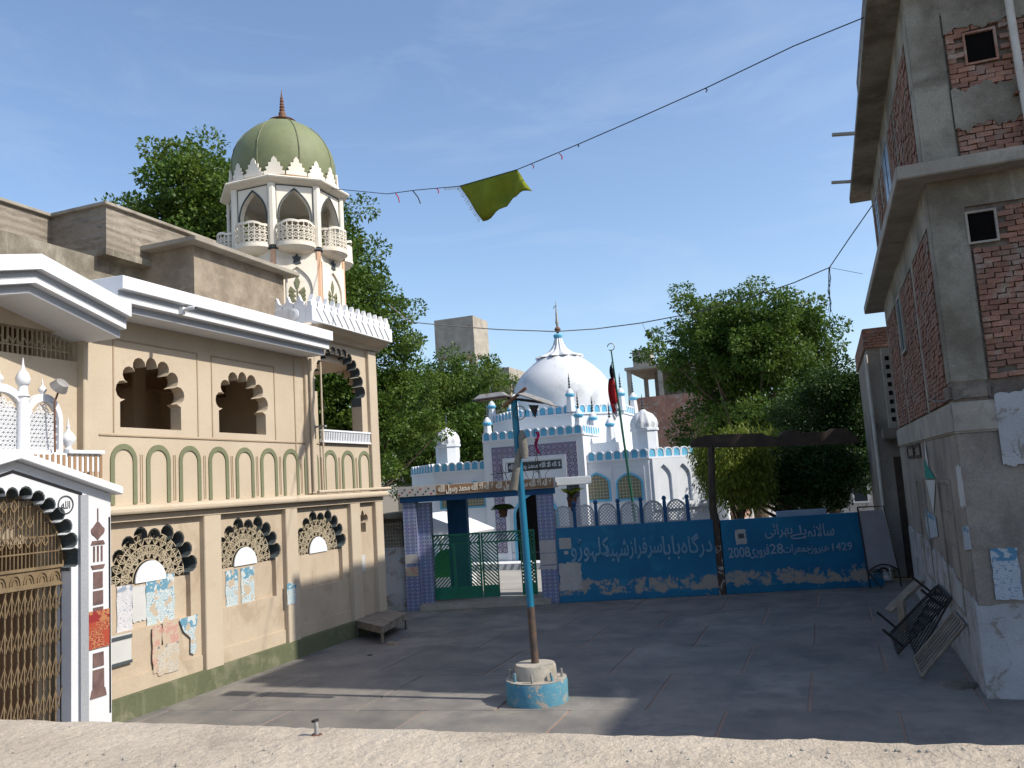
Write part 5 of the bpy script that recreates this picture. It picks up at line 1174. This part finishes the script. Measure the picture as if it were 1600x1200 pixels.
for k in range(16): MB().box(q0.x+.5+.25*(k % 2), q0.x+.6+.25*(k % 2), 25.98, 26.01, 4.4+k//2*.25, 4.52+k//2*.25).build('block_hole', 'black_hole', nb)
MB().box(q0.x+.2, q0.x+1.6, 25.4, 26.4, 3.9, 4.2).build('balcony_slab', 'mortar', nb, bev=.03)
MB().box(3.2, 7.9, 23.25, 26.39, 0, 7.0).build('sun_block_wall', 'mortar', nb)  # wall added out of view to keep the sun off the second blue wall
MB().box(q0.x+.45, q0.x+1.0, 26.42, 26.52, 0, 3.4).build('door', 'dark_wood', nb)
MB().tube([(q0.x+.04, 26.3, 0), (q0.x+.02, 26.3, 6.4)], .05, 8).build('drain_pipe', 'pipe_pvc', nb)
ac = thing('lane_house', 'tall plain plastered house with olive shutters across the lane from the brick house', 'house', (20, 9, 0))
MB().box(16.2, 26, 5.4, 13.25, 0, 17.7).build('wall', 'grey_plaster', ac); MB().box(16.0, 26.1, 5.3, 13.26, 17.7, 17.85).build('roof_slab', 'concrete', ac)
for y in (6.5, 8.8, 11.1):
    for z in (1.0, 4.2, 7.4, 10.6, 13.8):
        w_ = MB().ext([rect(y, y+1.0, z, z+1.3), rect(y+.07, y+.93, z+.07, z+1.23)], 16.15, 16.21, lambda u, v, w: (w, u, v)).build('window', 'dark_wood', ac); MB().box(16.18, 16.19, y+.07, y+.93, z+.07, z+1.23).build('shutter', 'olive_paint', w_)

# ============================================================ lamp post on its concrete drum
lp = thing('lamp_post', 'leaning teal lamp post with two rusted tin heads on a blue concrete drum', 'lamp post', (-4.52, 12.5, 0))
bx_, by_ = -4.52, 12.5
MB().lathe([(.475, 0), (.48, .30), (.465, .335), (.30, .34)], bx_, by_, 40).build('drum_base', 'base_blue', lp, smooth=True, bev=0)
MB().lathe([(.47, .336), (.47, .345), (.2, .346)], bx_, by_, 40).build('drum_top', 'concrete', lp)
MB().lathe([(.325, .34), (.315, .52), (.30, .555), (.05, .56)], bx_, by_, 36).build('collar', 'concrete', lp, smooth=True)
for k in range(8):
    a = k*PI/4+.2; p = (bx_+.40*math.cos(a), by_+.40*math.sin(a)); lean = random.uniform(-.02, .02)
    MB().tube([(p[0], p[1], .33), (p[0]+lean, p[1], .47)], .02, 8).build('anchor_bolt', 'base_blue' if k % 2 else 'tin', lp)
PT = on_y(803, 626, 12.5); PB_ = Vector((bx_, by_, .55)); mid_ = PB_.lerp(PT, .21)
MB().tube([PB_, mid_], [.060, .058], 12).build('rusted_foot', 'pole_rust', lp, smooth=True); MB().tube([mid_, PT], [.058, .054], 12).build('pole', 'pole_paint', lp, smooth=True)
def head(px_, pts, tilt):            # folded tin lamp head: shallow trough
    f = MB(); f.add(pts, [(0, 1, 2, 3), (0, 4, 5, 1), (1, 5, 6, 2), (2, 6, 7, 3), (3, 7, 4, 0)]); return f
def lamp_head(pa, pb, up, nm):
    A, B = on_y(*pa, 12.45), on_y(*pb, 12.45); d = (B-A); wv = Vector((0, .16, 0)); f = MB()
    top0, top1 = A+d*.18+Vector((0, 0, up)), A+d*.82+Vector((0, 0, up))
    vs = [A-wv, B-wv, B+wv, A+wv, top0-wv*.45, top1-wv*.45, top1+wv*.45, top0+wv*.45]
    f.add([tuple(v) for v in vs], [(4, 5, 6, 7), (0, 1, 5, 4), (1, 2, 6, 5), (2, 3, 7, 6), (3, 0, 4, 7)])
    o = f.build(nm, 'tin', lp); f = MB(); f.add([tuple(v+Vector((0, 0, .015))) for v in vs[:4]], [(0, 1, 2, 3)]); f.build('rusted_underside', 'rust', o); return o
lamp_head((743, 627), (796, 620), .09, 'lamp_head'); lamp_head((812, 617), (868, 636), .07, 'lamp_head')
MB().tube([on_y(786, 636, 12.4), on_y(822, 606, 12.4)], .028, 6).build('cross_arm', 'rust', lp); MB().tube([on_y(793, 622, 12.5), on_y(850, 629, 12.5)], .022, 6).build('cross_arm', 'dark_iron', lp)
c_ = on_y(834, 634, 12.45); MB().ext([[(c_.x-.08, c_.z+.02), (c_.x+.08, c_.z), (c_.x+.01, c_.z-.19)]], 12.42, 12.46, lambda u, v, w: (u, w, v)).build('gusset', 'dark_iron', lp)
c_ = on_y(812, 645, 12.4); MB().tube([(c_.x+.10*math.cos(t), 12.4, c_.z+.11*math.sin(t)) for t in [k*.5 for k in range(16)]], .008, 4).build('cable_loop', 'wire_black', lp)
for (pa, pb), rs in ((((815, 672), (820, 716)), (.05, .13, .14, .12)), (((812, 700), (802, 765)), (.05, .10, .12, .14))):
    A, B = on_y(*pa, 12.36), on_y(*pb, 12.36); MB().tube([A, A.lerp(B, .25), A.lerp(B, .7), B], [r*.5 for r in rs], 12).build('hanging_cover', 'sack', lp, smooth=True)

# ============================================================ strings and cables over the courtyard
S0, S1_ = Vector((1.30, 13.9, 10.35)), Vector((-10.95, 17.5, 10.95))
sl_ = lambda px_, py_: on_line(px_, py_, S0, S1_)
gpts = [S0]+[sl_(*p) for p in ((1240, 72), (1102, 138), (985, 190), (902, 226), (830, 256), (808, 265), (717, 291), (650, 297), (605, 303))]+[S1_]
gs = thing('festoon_string', 'thin string with coloured threads strung from the brick house to the minaret', 'string', tuple(S0))
MB().tube(gpts, .010, 4).build('string', 'wire_black', gs)
for px_, py_, dx, dy, mt in ((618, 302, 6, 14, 'thread_pink'), (645, 298, 12, 20, 'wire_black'), (682, 294, 3, 8, 'thread_pink'), (831, 257, 2, 6, 'thread_pink'), (874, 240, 4, 9, 'thread_pink'), (902, 226, 1, 4, 'wire_black'), (1102, 138, 1, 6, 'wire_black')):
    A, B = sl_(px_, py_), sl_(px_+dx, py_+dy); MB().tube([A, A.lerp(B, .5)+Vector((.03, 0, 0)), B], .014, 4).build('thread', mt, gs)
fc = thing('cloth_banner', 'olive yellow cloth with fringed edge hanging torn from the string', 'banner', tuple(sl_(752, 344)))
cl_px = [(718, 291), (740, 284), (764, 278), (788, 271), (808, 265), (820, 281), (831, 298), (814, 304), (799, 309), (793, 306), (796, 320), (775, 331), (752, 344), (735, 318)]
g2 = [[sl_(718+(808-718)*i/12+(752-718)*j/8*0, 291-26*i/12) for i in range(13)] for j in range(1)]
f = MB(); NN = 14
top = [(718+90*i/NN, 291-26*i/NN) for i in range(NN+1)]
bot = []
for i in range(NN+1):
    t = i/NN
    bot.append((752+44*t/.55, 344-24*t/.55) if t < .55 else (799+32*(t-.55)/.45, 309-11*(t-.55)/.45))
rows = 9
for j in range(rows+1):
    for i in range(NN+1):
        s = j/rows; x = top[i][0]+(bot[i][0]-top[i][0])*s; y = top[i][1]+(bot[i][1]-top[i][1])*s
        p = sl_(x, y); p = p+Vector((0, .12*s*math.sin(i*.8+1)+.10*math.sin(i*.5+j*.7)*s, 0)); f.v.append(tuple(p))
for j in range(rows):
    for i in range(NN): f.f.append((j*(NN+1)+i, j*(NN+1)+i+1, (j+1)*(NN+1)+i+1, (j+1)*(NN+1)+i))
co_ = f.build('cloth', 'cloth_olive', fc, smooth=True); sm_ = co_.modifiers.new('thick', 'SOLIDIFY'); sm_.thickness = .01
f = MB()
for k in range(26):
    t = k/26; A = sl_(718+34*t, 291+53*t); f.tube([A, A+Vector((-.06-.02*math.sin(k*3), 0, -.05-.02*math.cos(k*5)))], .006, 3)
for k in range(12): A = sl_(694+2*k, 293-.2*k); f.tube([A, A+Vector((.01, 0, -.07))], .006, 3)
f.build('fringe', 'cloth_fringe', fc)
C0, C1 = Vector((1.68, 22.0, 9.6)), Vector((-10.4, 19.25, 8.2))
cl2 = lambda px_, py_: on_line(px_, py_, C0, C1)
cb_ = thing('power_cable', 'sagging power cable from the brick house to the hall parapet with a dangling tangle', 'cable', tuple(C0))
MB().tube([C0]+[cl2(*p) for p in ((1330, 368), (1296, 418), (1240, 442), (1150, 472), (1080, 490), (1000, 505), (930, 514), (868, 518), (780, 515), (700, 509), (640, 503))]+[C1], .014, 5).build('cable', 'wire_grey', cb_)
f = MB(); r_ = random.Random(3)
for k in range(5): f.tube([cl2(1296+r_.uniform(-1, 1), 418)]+[cl2(1296+r_.uniform(-3, 3), 418+q_) for q_ in (18, 36, 55, 70+r_.uniform(-14, 14))], .009, 4)
f.tube([cl2(1297, 478), cl2(1302, 495), cl2(1304, 520)], .006, 4); f.tube([cl2(1296, 418), cl2(1322, 423), cl2(1348, 428)], .006, 4); f.tube([cl2(1004, 506), cl2(1010, 520), cl2(1013, 528)], .006, 4)
f.build('dangling_wires', 'wire_black', cb_)

# ============================================================ wooden platform, cots
pl = thing('wooden_platform', 'low weathered plank platform on short legs at the far corner of the hall', 'platform', (-10.3, 18.4, 0))
c1, c2, c3 = on_z(597, 979, .38), on_z(553, 969, .38), on_z(636, 957, .38)
ex = (c3-c1); ey = (c2-c1); L1, L2 = ex.length, ey.length; ex.normalize(); ey.normalize(); L1 = min(L1, 1.9); L2 = min(L2, 1.4)
FP = lambda u, v, z: tuple(Vector((c1.x, c1.y, 0))+ex*u+ey*v+Vector((0, 0, z)))
for i in range(6): MB(FP).box(L1*i/6+.008, L1*(i+1)/6-.008, 0, L2, .345+random.uniform(-.004, .004), .38).build('plank', 'grey_wood', pl, bev=.004, seg=1)
for v in (.01, L2-.05): MB(FP).box(0, L1, v, v+.04, .22, .344).build('rail', 'grey_wood', pl)
for u in (.0, L1-.06): MB(FP).box(u+.001, u+.04, .051, L2-.051, .22, .343).build('rail', 'grey_wood', pl)
for u in (.0, L1-.08):
    for v in (.0, L2-.08): MB(FP).box(u-.002, u+.08, v-.002, v+.08, 0, .218).build('leg', 'grey_wood', pl)
# upright laced cot against the second blue wall
ct = thing('laced_cot', 'iron framed cot with laced grey sheet stood on end against the blue wall', 'cot', (.9, 24.0, 0))
la, lb = FW(0, .30, 0), FW(1, .30, 0)
P4 = [on_line(*p, la, lb) for p in ((1344, 793), (1385, 791), (1406, 905), (1358, 912))]
lean = [Vector((WN.x, WN.y, 0))*(-.22), Vector((WN.x, WN.y, 0))*(-.22), Vector((0, 0, 0)), Vector((0, 0, 0))]
P4 = [p+l for p, l in zip(P4, lean)]
P4[2].z = max(P4[2].z, .42); P4[3].z = max(P4[3].z, .42)
f = MB(); f.tube([P4[0], P4[1], P4[2], P4[3], P4[0]], .022, 8); f.build('frame', 'dark_iron', ct)
nrm = Vector((WN.x, WN.y, .1)).normalized()
ins_ = [P4[0].lerp(P4[2], .06), P4[1].lerp(P4[3], .06), P4[2].lerp(P4[0], .04), P4[3].lerp(P4[1], .04)]
f = MB(); f.add([tuple(p+nrm*s) for s in (.01, -.01) for p in ins_], [(0, 1, 2, 3), (7, 6, 5, 4), (0, 4, 5, 1), (1, 5, 6, 2), (2, 6, 7, 3), (3, 7, 4, 0)]); f.build('sheet', 'cot_sheet', ct)
f = MB()
for k in range(22):
    for a, b, c, d in ((P4[1], P4[2], ins_[1], ins_[2]), (P4[0], P4[3], ins_[0], ins_[3])): t = k/22; f.tube([a.lerp(b, t), c.lerp(d, t+.02)], .013, 4)
f.build('lacing', 'rope', ct, kind='stuff')
bz = [Vector((P4[3].x, P4[3].y, 0)), Vector((P4[2].x, P4[2].y, 0))]
f = MB(); f.tube([P4[3].lerp(P4[2], t)+nrm*.02+Vector((0, 0, .02+.16*math.sin(PI*t))) for t in [k/10 for k in range(11)]], .016, 6)
f.tube([P4[3].lerp(P4[2], .35+.3*t)+nrm*.02+Vector((0, 0, .02+.06*math.sin(PI*t))) for t in [k/8 for k in range(9)]], .03, 6); f.build('headboard_arch', 'dark_iron', ct)
f = MB(); f.tube([P4[3], bz[0]+nrm*.05], .02, 6); f.tube([P4[3], bz[0]+nrm*.35+WU*.2], .018, 6); f.build('leg', 'dark_iron', ct); f = MB(); f.tube([P4[2], bz[1]+nrm*.05], .02, 6); f.build('leg', 'dark_iron', ct)
# stack of cot frames leaning on the brick house
def leaning_frame(name, label, y0, y1, xb, zt, nsl, mat, rr_, xt=AX-.06, leg=True, slats=True):
    t = thing(name, label, 'cot frame', ((xb+xt)/2, (y0+y1)/2, 0)); A, B, C, D = Vector((xb, y0, .06)), Vector((xb, y1, .06)), Vector((xt, y1, zt)), Vector((xt, y0, zt))
    f = MB(); f.tube([A, B], rr_, 6); f.tube([B, C], rr_, 6); f.tube([C, D], rr_, 6); f.tube([D, A], rr_, 6); f.build('frame', mat, t)
    for k in range(1, nsl): MB().tube([A.lerp(B, k/nsl), D.lerp(C, k/nsl)], rr_*.55, 6).build('slat', mat, t)
    if leg:
        out = Vector((-.6*(zt), 0, .6*(xt-xb))).normalized()*.42
        for p in (A.lerp(D, .12), B.lerp(C, .12), A.lerp(D, .88), B.lerp(C, .88)): 
            q = p+out; MB().tube([p, q], rr_*1.1, 6).build('leg', mat, t)
    return t
leaning_frame('cot_frame', 'black iron cot frame with many slats leaning on the whitewashed foot of the house', 15.9, 17.7, .78, .92, 9, 'dark_iron', .02)
leaning_frame('cot_frame', 'second black cot frame stacked closer to the house wall', 15.6, 17.3, 1.05, 1.0, 7, 'dark_iron', .018, leg=False)
leaning_frame('cot_frame', 'grey wooden slatted frame leaning at the near end of the stack', 14.3, 15.5, 1.0, .80, 6, 'grey_wood', .026, leg=False)
pk = tag(MB().rbox((1.15, 18.6, .62), (.9, .34, .05), (0, rad(-38), rad(20))).rbox((1.05, 18.2, .3), (.05, .3, .6), (0, 0, rad(20))).build('loose_planks', 'grey_wood'), 'loose pale planks propped on the stacked cot frames', 'planks'); pivot(pk, (1.1, 18.5, 0))
rbx = tag(MB().lathe([(.26, 0), (.22, .025), (.12, .05), (.02, .06)], 1.45, 14.0, 16, rf=lambda a, z: 1+.12*math.sin(3*a+1)+.08*math.sin(7*a)).build('rubble_heap', 'mortar'), 'small heap of earth and rubble at the foot of the brick house corner', 'rubble'); pivot(rbx, (1.45, 14.0, 0))
for k, (px_, py_, s, lb) in enumerate(((578, 1024, .05, 'dark scrap lying on the paving between platform and lamp post'), (1305, 918, .10, 'brown scrap on the paving below the second blue wall'), (612, 1006, .14, 'straw litter on the paving in front of the plank platform'))):
    p = on_z(px_, py_, 0); o = MB().lathe([(s, 0), (s*.8, s*.25), (s*.2, s*.4)], p.x, p.y, 9, rf=lambda a, z: 1+.4*math.sin(2*a+k)+.2*math.sin(5*a)).build('litter', ('cloth_black', 'rust', 'soil')[k]); tag(pivot(o, (p.x, p.y, 0)), lb, 'litter')
# ============================================================ far houses
fb = thing('apartment_block', 'tan concrete apartment block with water tank room above the trees', 'building', (-25, 62, 0))
a_ = on_y(748, 492, 60); b_ = on_y(700, 487, 60); e_ = on_y(790, 575, 60)
xr = a_.x; zt = a_.z-.3
MB().box(xr-3.2, xr+.1, 58.5, 61.5, zt-3.0, zt).build('tank_room', 'concrete', fb)
for x in (xr-3.1, xr-1.6, xr-.2):
    for y in (58.7, 61.2): MB().box(x, x+.3, y, y+.3, zt-4.4, zt-3.0).build('stilt', 'concrete', fb)
MB().box(xr-7, xr+3.0, 58.0, 66, zt-5.4, zt-4.4).build('roof_parapet', 'concrete', fb)
MB().box(xr-7, xr+2.8, 58.3, 66, 0, zt-5.4).build('wall', 'smear_plaster', fb)
for i in range(4):
    for k in range(3):
        w_ = MB().ext([rect(xr-6.5+i*2.4, xr-5.0+i*2.4, zt-7.6-k*3.1, zt-5.8-k*3.1), rect(xr-6.4+i*2.4, xr-5.1+i*2.4, zt-7.5-k*3.1, zt-5.9-k*3.1)], 58.2, 58.32, lambda u, v, w: (u, w, v)).build('window', 'concrete', fb)
        MB().box(xr-6.4+i*2.4, xr-5.1+i*2.4, 58.27, 58.29, zt-7.5-k*3.1, zt-5.9-k*3.1).build('pane', 'glass_dark', w_)
for i in range(3): MB().box(xr+2.8, xr+2.83, 59.3+i*2.1, 60.5+i*2.1, zt-7.5, zt-5.9).build('side_window', 'glass_dark', fb)
f2 = thing('unfinished_house', 'unfinished brick house with open top storey and concrete tank beyond the shrine', 'house', (-11, 60, 0))
c_ = on_y(978, 575, 58)
MB().box(c_.x, c_.x+7, 58, 65, 0, c_.z-2.2).build('wall', 'red_brick', f2); MB().box(c_.x-.1, c_.x+7, 57.9, 65, c_.z-.2, c_.z).build('roof_slab', 'concrete', f2)
for x in (c_.x, c_.x+2.2, c_.x+4.5):
    MB().box(x, x+.3, 58.05, 58.35, 0, c_.z-.2).build('column', 'concrete', f2); MB().box(x, x+.3, 64, 64.3, c_.z-2.2, c_.z-.2).build('column', 'concrete', f2)
MB().box(c_.x+1.4, c_.x+7, 61, 61.2, c_.z-2.2, c_.z-.2).build('inner_wall', 'dark_concrete', f2)
MB().box(c_.x+.45, c_.x+1.7, 58.4, 59.8, c_.z, c_.z+1.25).build('water_tank', 'concrete', f2)
f3 = thing('white_outhouse', 'low white outhouse with shuttered window in the shade under the trees', 'house', (-1.2, 48, 0))
a_ = on_y(1228, 760, 48); b_ = on_y(1335, 760, 48)
MB().box(a_.x, b_.x+1, 48, 51, 0, 3.2).build('wall', 'whitewash', f3); MB().box(a_.x-.2, b_.x+1.2, 47.8, 51, 3.2, 3.35).build('roof', 'concrete', f3)
for i in range(3):
    w_ = MB().ext([rect(a_.x+.7+i*1.3, a_.x+1.5+i*1.3, 1.2, 2.5), rect(a_.x+.78+i*1.3, a_.x+1.42+i*1.3, 1.28, 2.42)], 47.92, 48.01, lambda u, v, w: (u, w, v)).build('window', 'white_paint', f3); MB().box(a_.x+.78+i*1.3, a_.x+1.42+i*1.3, 47.97, 47.98, 1.28, 2.42).build('pane', 'glass_dark', w_)

# ============================================================ trees
def tree(name, label, base, crown_c, crown_r, leaf, n_cl, n_leaf, size, seed, cl_r=(.55, 1.0), up=.5, droop=0, group=None, trunk_r=.28, hollow=.55, lobes=9):
    """trunk and limbs reach into a crown of leaf clumps; the outline comes from several overlapping lobes"""
    rg = np.random.default_rng(seed); t = thing(name, label, 'tree', base, group)
    cc = np.array(crown_c, float); cr = np.array(crown_r, float)
    # lobes
    lc = []; 
    for i in range(lobes):
        d = rg.normal(size=3); d /= np.linalg.norm(d); d[2] = d[2]*.8+.12
        lc.append((cc+d*cr*rg.uniform(.45, .72), rg.uniform(.36, .58)))
    lc.append((cc, .62))
    cen = []
    while len(cen) < n_cl:
        c, s = lc[rg.integers(len(lc))]; d = rg.normal(size=3); d /= np.linalg.norm(d)
        p = c+d*cr*s*rg.uniform(hollow, 1.05)
        cen.append(p)
    cen = np.array(cen)
    # leaves
    k = int(n_leaf*2.3); N = len(cen)*k
    R = np.repeat(rg.uniform(cl_r[0], cl_r[1], len(cen)), k)[:, None]
    C = np.repeat(cen, k, 0)
    d = rg.normal(size=(N, 3)); d /= np.linalg.norm(d, axis=1)[:, None]; rr = rg.uniform(.25, 1, (N, 1))**.6
    P = C+d*R*rr*np.array([1, 1, .7])
    if droop: P[:, 2] -= droop*rg.uniform(0, 1, N)**2*R[:, 0]*2
    # leaf axes: outwards and up, with spread
    ax = d*.9+rg.normal(size=(N, 3))*.55+np.array([0, 0, -.15 if not droop else -1.6]); ax /= np.linalg.norm(ax, axis=1)[:, None]
    nr = rg.normal(size=(N, 3))*.7+d*.4+np.array([0, 0, up]); sd_ = np.cross(ax, nr); sd_ /= np.linalg.norm(sd_, axis=1)[:, None]+1e-9
    L_ = size*.62*rg.uniform(.6, 1.25, (N, 1)); W_ = L_*(.30 if not droop else .14)
    fold = np.cross(sd_, ax)*W_*.25
    V = np.stack([P, P+ax*L_*.45+sd_*W_+fold, P+ax*L_, P+ax*L_*.45-sd_*W_+fold], 1).reshape(-1, 3)
    Q = np.arange(N*4).reshape(N, 4)
    fast_mesh('crown', V, Q, leaf, t)
    # wood
    b = Vector(base); top = Vector(cc+np.array([0, 0, -cr[2]*.1])); tr_ = MB()
    j = lambda s: Vector(rg.normal(size=3)*s)
    m1 = b.lerp(top, .33)+j(.12); m2 = b.lerp(top, .66)+j(.2)
    tr_.tube([b, b.lerp(m1, .12), m1, m2, top], [trunk_r*1.35, trunk_r*1.05, trunk_r*.85, trunk_r*.6, trunk_r*.25], 10); tr_.build('trunk', 'bark', t, smooth=True)
    lb = MB(); idx = rg.choice(len(cen), min(34, len(cen)), replace=False)
    for i in idx:
        s = rg.uniform(.35, .95); st = (m1.lerp(m2, (s-.33)/.33) if s < .66 else m2.lerp(top, (s-.66)/.34)); e = Vector(cen[i]); mid = st.lerp(e, .5)+Vector((0, 0, -.15*(e-st).length*.3))+j(.15)
        r0 = trunk_r*.34*(1.2-s*.6); lb.tube([st, mid, e], [r0, r0*.6, r0*.15], 6)
    lb.build('limbs', 'bark', t, smooth=True)
    return t
GT = 'neem trees round the shrine'
tree('neem_tree', 'tallest neem tree rising behind the minaret and the rooftop parapet', (-19, 25.5, 0), (-18.8, 25, 11.4), (6.0, 5.2, 5.9), 'leaf_neem', 430, 110, .26, 3, (.48, .85), group=GT, trunk_r=.4, lobes=12)
tree('neem_tree', 'dense neem tree between the hall corner and the shrine', (-16.6, 27.2, 0), (-16.2, 27.2, 6.9), (3.4, 3.4, 4.5), 'leaf_neem', 330, 105, .21, 8, (.36, .62), group=GT, trunk_r=.3, lobes=11)
tree('neem_tree', 'neem tree behind the left side of the white dome below the apartment block', (-20, 42, 0), (-20.4, 42, 7.0), (6.0, 4.0, 4.7), 'leaf_neem', 380, 85, .27, 21, (.5, .95), group=GT, lobes=11)
tree('neem_tree', 'large rounded neem tree right of the shrine under the power cable', (-3.2, 42.5, 0), (-3.5, 42.5, 7.4), (5.3, 4.6, 5.6), 'leaf_neem', 430, 105, .27, 33, (.45, .82), group=GT, trunk_r=.35, lobes=13)
tree('shade_tree', 'very dark dense tree against the narrow house behind the second blue wall', (.2, 36.0, 0), (.0, 36.2, 4.9), (2.6, 2.2, 3.4), 'leaf_dark', 300, 85, .21, 44, (.4, .75), lobes=9)
tree('weeping_tree', 'yellow green weeping tree with drooping strands beside the shrine corner', (-3.0, 28.6, 0), (-2.9, 28.6, 3.7), (1.35, 1.3, 1.7), 'leaf_lime', 170, 80, .24, 55, (.3, .55), droop=1.1, trunk_r=.14, lobes=7)
tree('shade_tree', 'dark broad tree filling the gap behind the ragged beam', (-1.6, 33, 0), (-1.4, 33.0, 3.2), (2.6, 2.0, 2.2), 'leaf_dark', 240, 80, .2, 66, (.4, .7), lobes=8)
tree('distant_tree', 'thin wispy treetop far behind the raw concrete parapet', (-32, 34, 0), (-31.3, 33.8, 15.3), (1.4, 1.4, 2.6), 'leaf_neem', 60, 60, .26, 77, (.35, .6), trunk_r=.2, lobes=5)

# ============================================================ the roof the picture was taken from
rf = thing('rooftop_wall', 'rough sunlit concrete parapet of the roof in the foreground', 'parapet', (0, 2, 0))
ZP = 2.72
pA, pB = on_z(-250, 1122-8, ZP), on_z(1850, 1157+8, ZP); dv = (pB-pA).normalized(); nv = Vector((-dv.y, dv.x, 0))        # nv points to the courtyard
LEN = (pB-pA).length+3; st_ = pA-dv*1.5; nx, ny = 260, 26; TH = .42
V = []; 
for i in range(nx+1):
    u = LEN*i/nx; wob = .008*mnoise.noise(Vector((u*6, 0, 3)))+.006*mnoise.noise(Vector((u*25, 1, 3)))
    for jj in range(ny+1):
        s = jj/ny; p = st_+dv*u-nv*(TH*s)+nv*wob*(1-s)
        z = ZP-.010*math.exp(-s*TH/.012)+.004*mnoise.noise(Vector((u*9, s*4, 1)))+.0025*mnoise.noise(Vector((u*40, s*18, 5)))-.012*math.exp(-(1-s)*TH/.02)
        V.append((p.x, p.y, z))
Q = np.array([(i*(ny+1)+j, (i+1)*(ny+1)+j, (i+1)*(ny+1)+j+1, i*(ny+1)+j+1) for i in range(nx) for j in range(ny)])
tp = fast_mesh('coping', np.array(V), Q, 'parapet', rf)
for p_ in tp.data.polygons: p_.use_smooth = True
FR = lambda u, n, z: tuple(st_+dv*u-nv*n+Vector((0, 0, z-ZP)))
MB(FR).box(0, LEN, .006, TH-.006, 0, ZP-.014).build('wall', 'parapet', rf)
MB(FR).box(0, LEN, TH-.005, TH+5, 1.5, 1.72).build('roof_deck', 'roof_slab', rf)
MB(FR).box(0, LEN, TH+.0, TH+5, 0, 1.49).build('house_wall', 'grey_plaster', rf)
b0, b1 = on_z(494, 1148, ZP), None
f = MB(); p0 = b0; f.tube([p0-Vector((0, 0, .05)), p0+Vector((.002, 0, .022)), p0+Vector((-.001, 0, .032))], [.006, .0055, .0055], 10); f.build('bolt_stub', 'tin', rf, smooth=True)
MB().tube([p0+Vector((-.001, 0, .031)), p0+Vector((-.002, 0, .036))], .010, 6).build('bolt_head', 'dark_iron', rf)
f = MB(); f.lathe([(.014, ZP-.006), (.012, ZP+.001), (.008, ZP+.002)], p0.x, p0.y, 12, rf=lambda a, z: 1+.3*math.sin(3*a)); f.build('bolt_washer', 'rust', rf)
r_ = random.Random(9); f = MB()
for k in range(70):
    p = on_z(r_.uniform(0, 1600), r_.uniform(1172, 1198), ZP); s = r_.uniform(.0015, .006)
    f.lathe([(s, ZP-.004), (s*.9, ZP+s*.5), (s*.3, ZP+s*.9)], p.x, p.y, 6, rf=lambda a, z: 1+.35*math.sin(2*a+k))
f.build('grit', 'concrete', rf, kind='stuff')
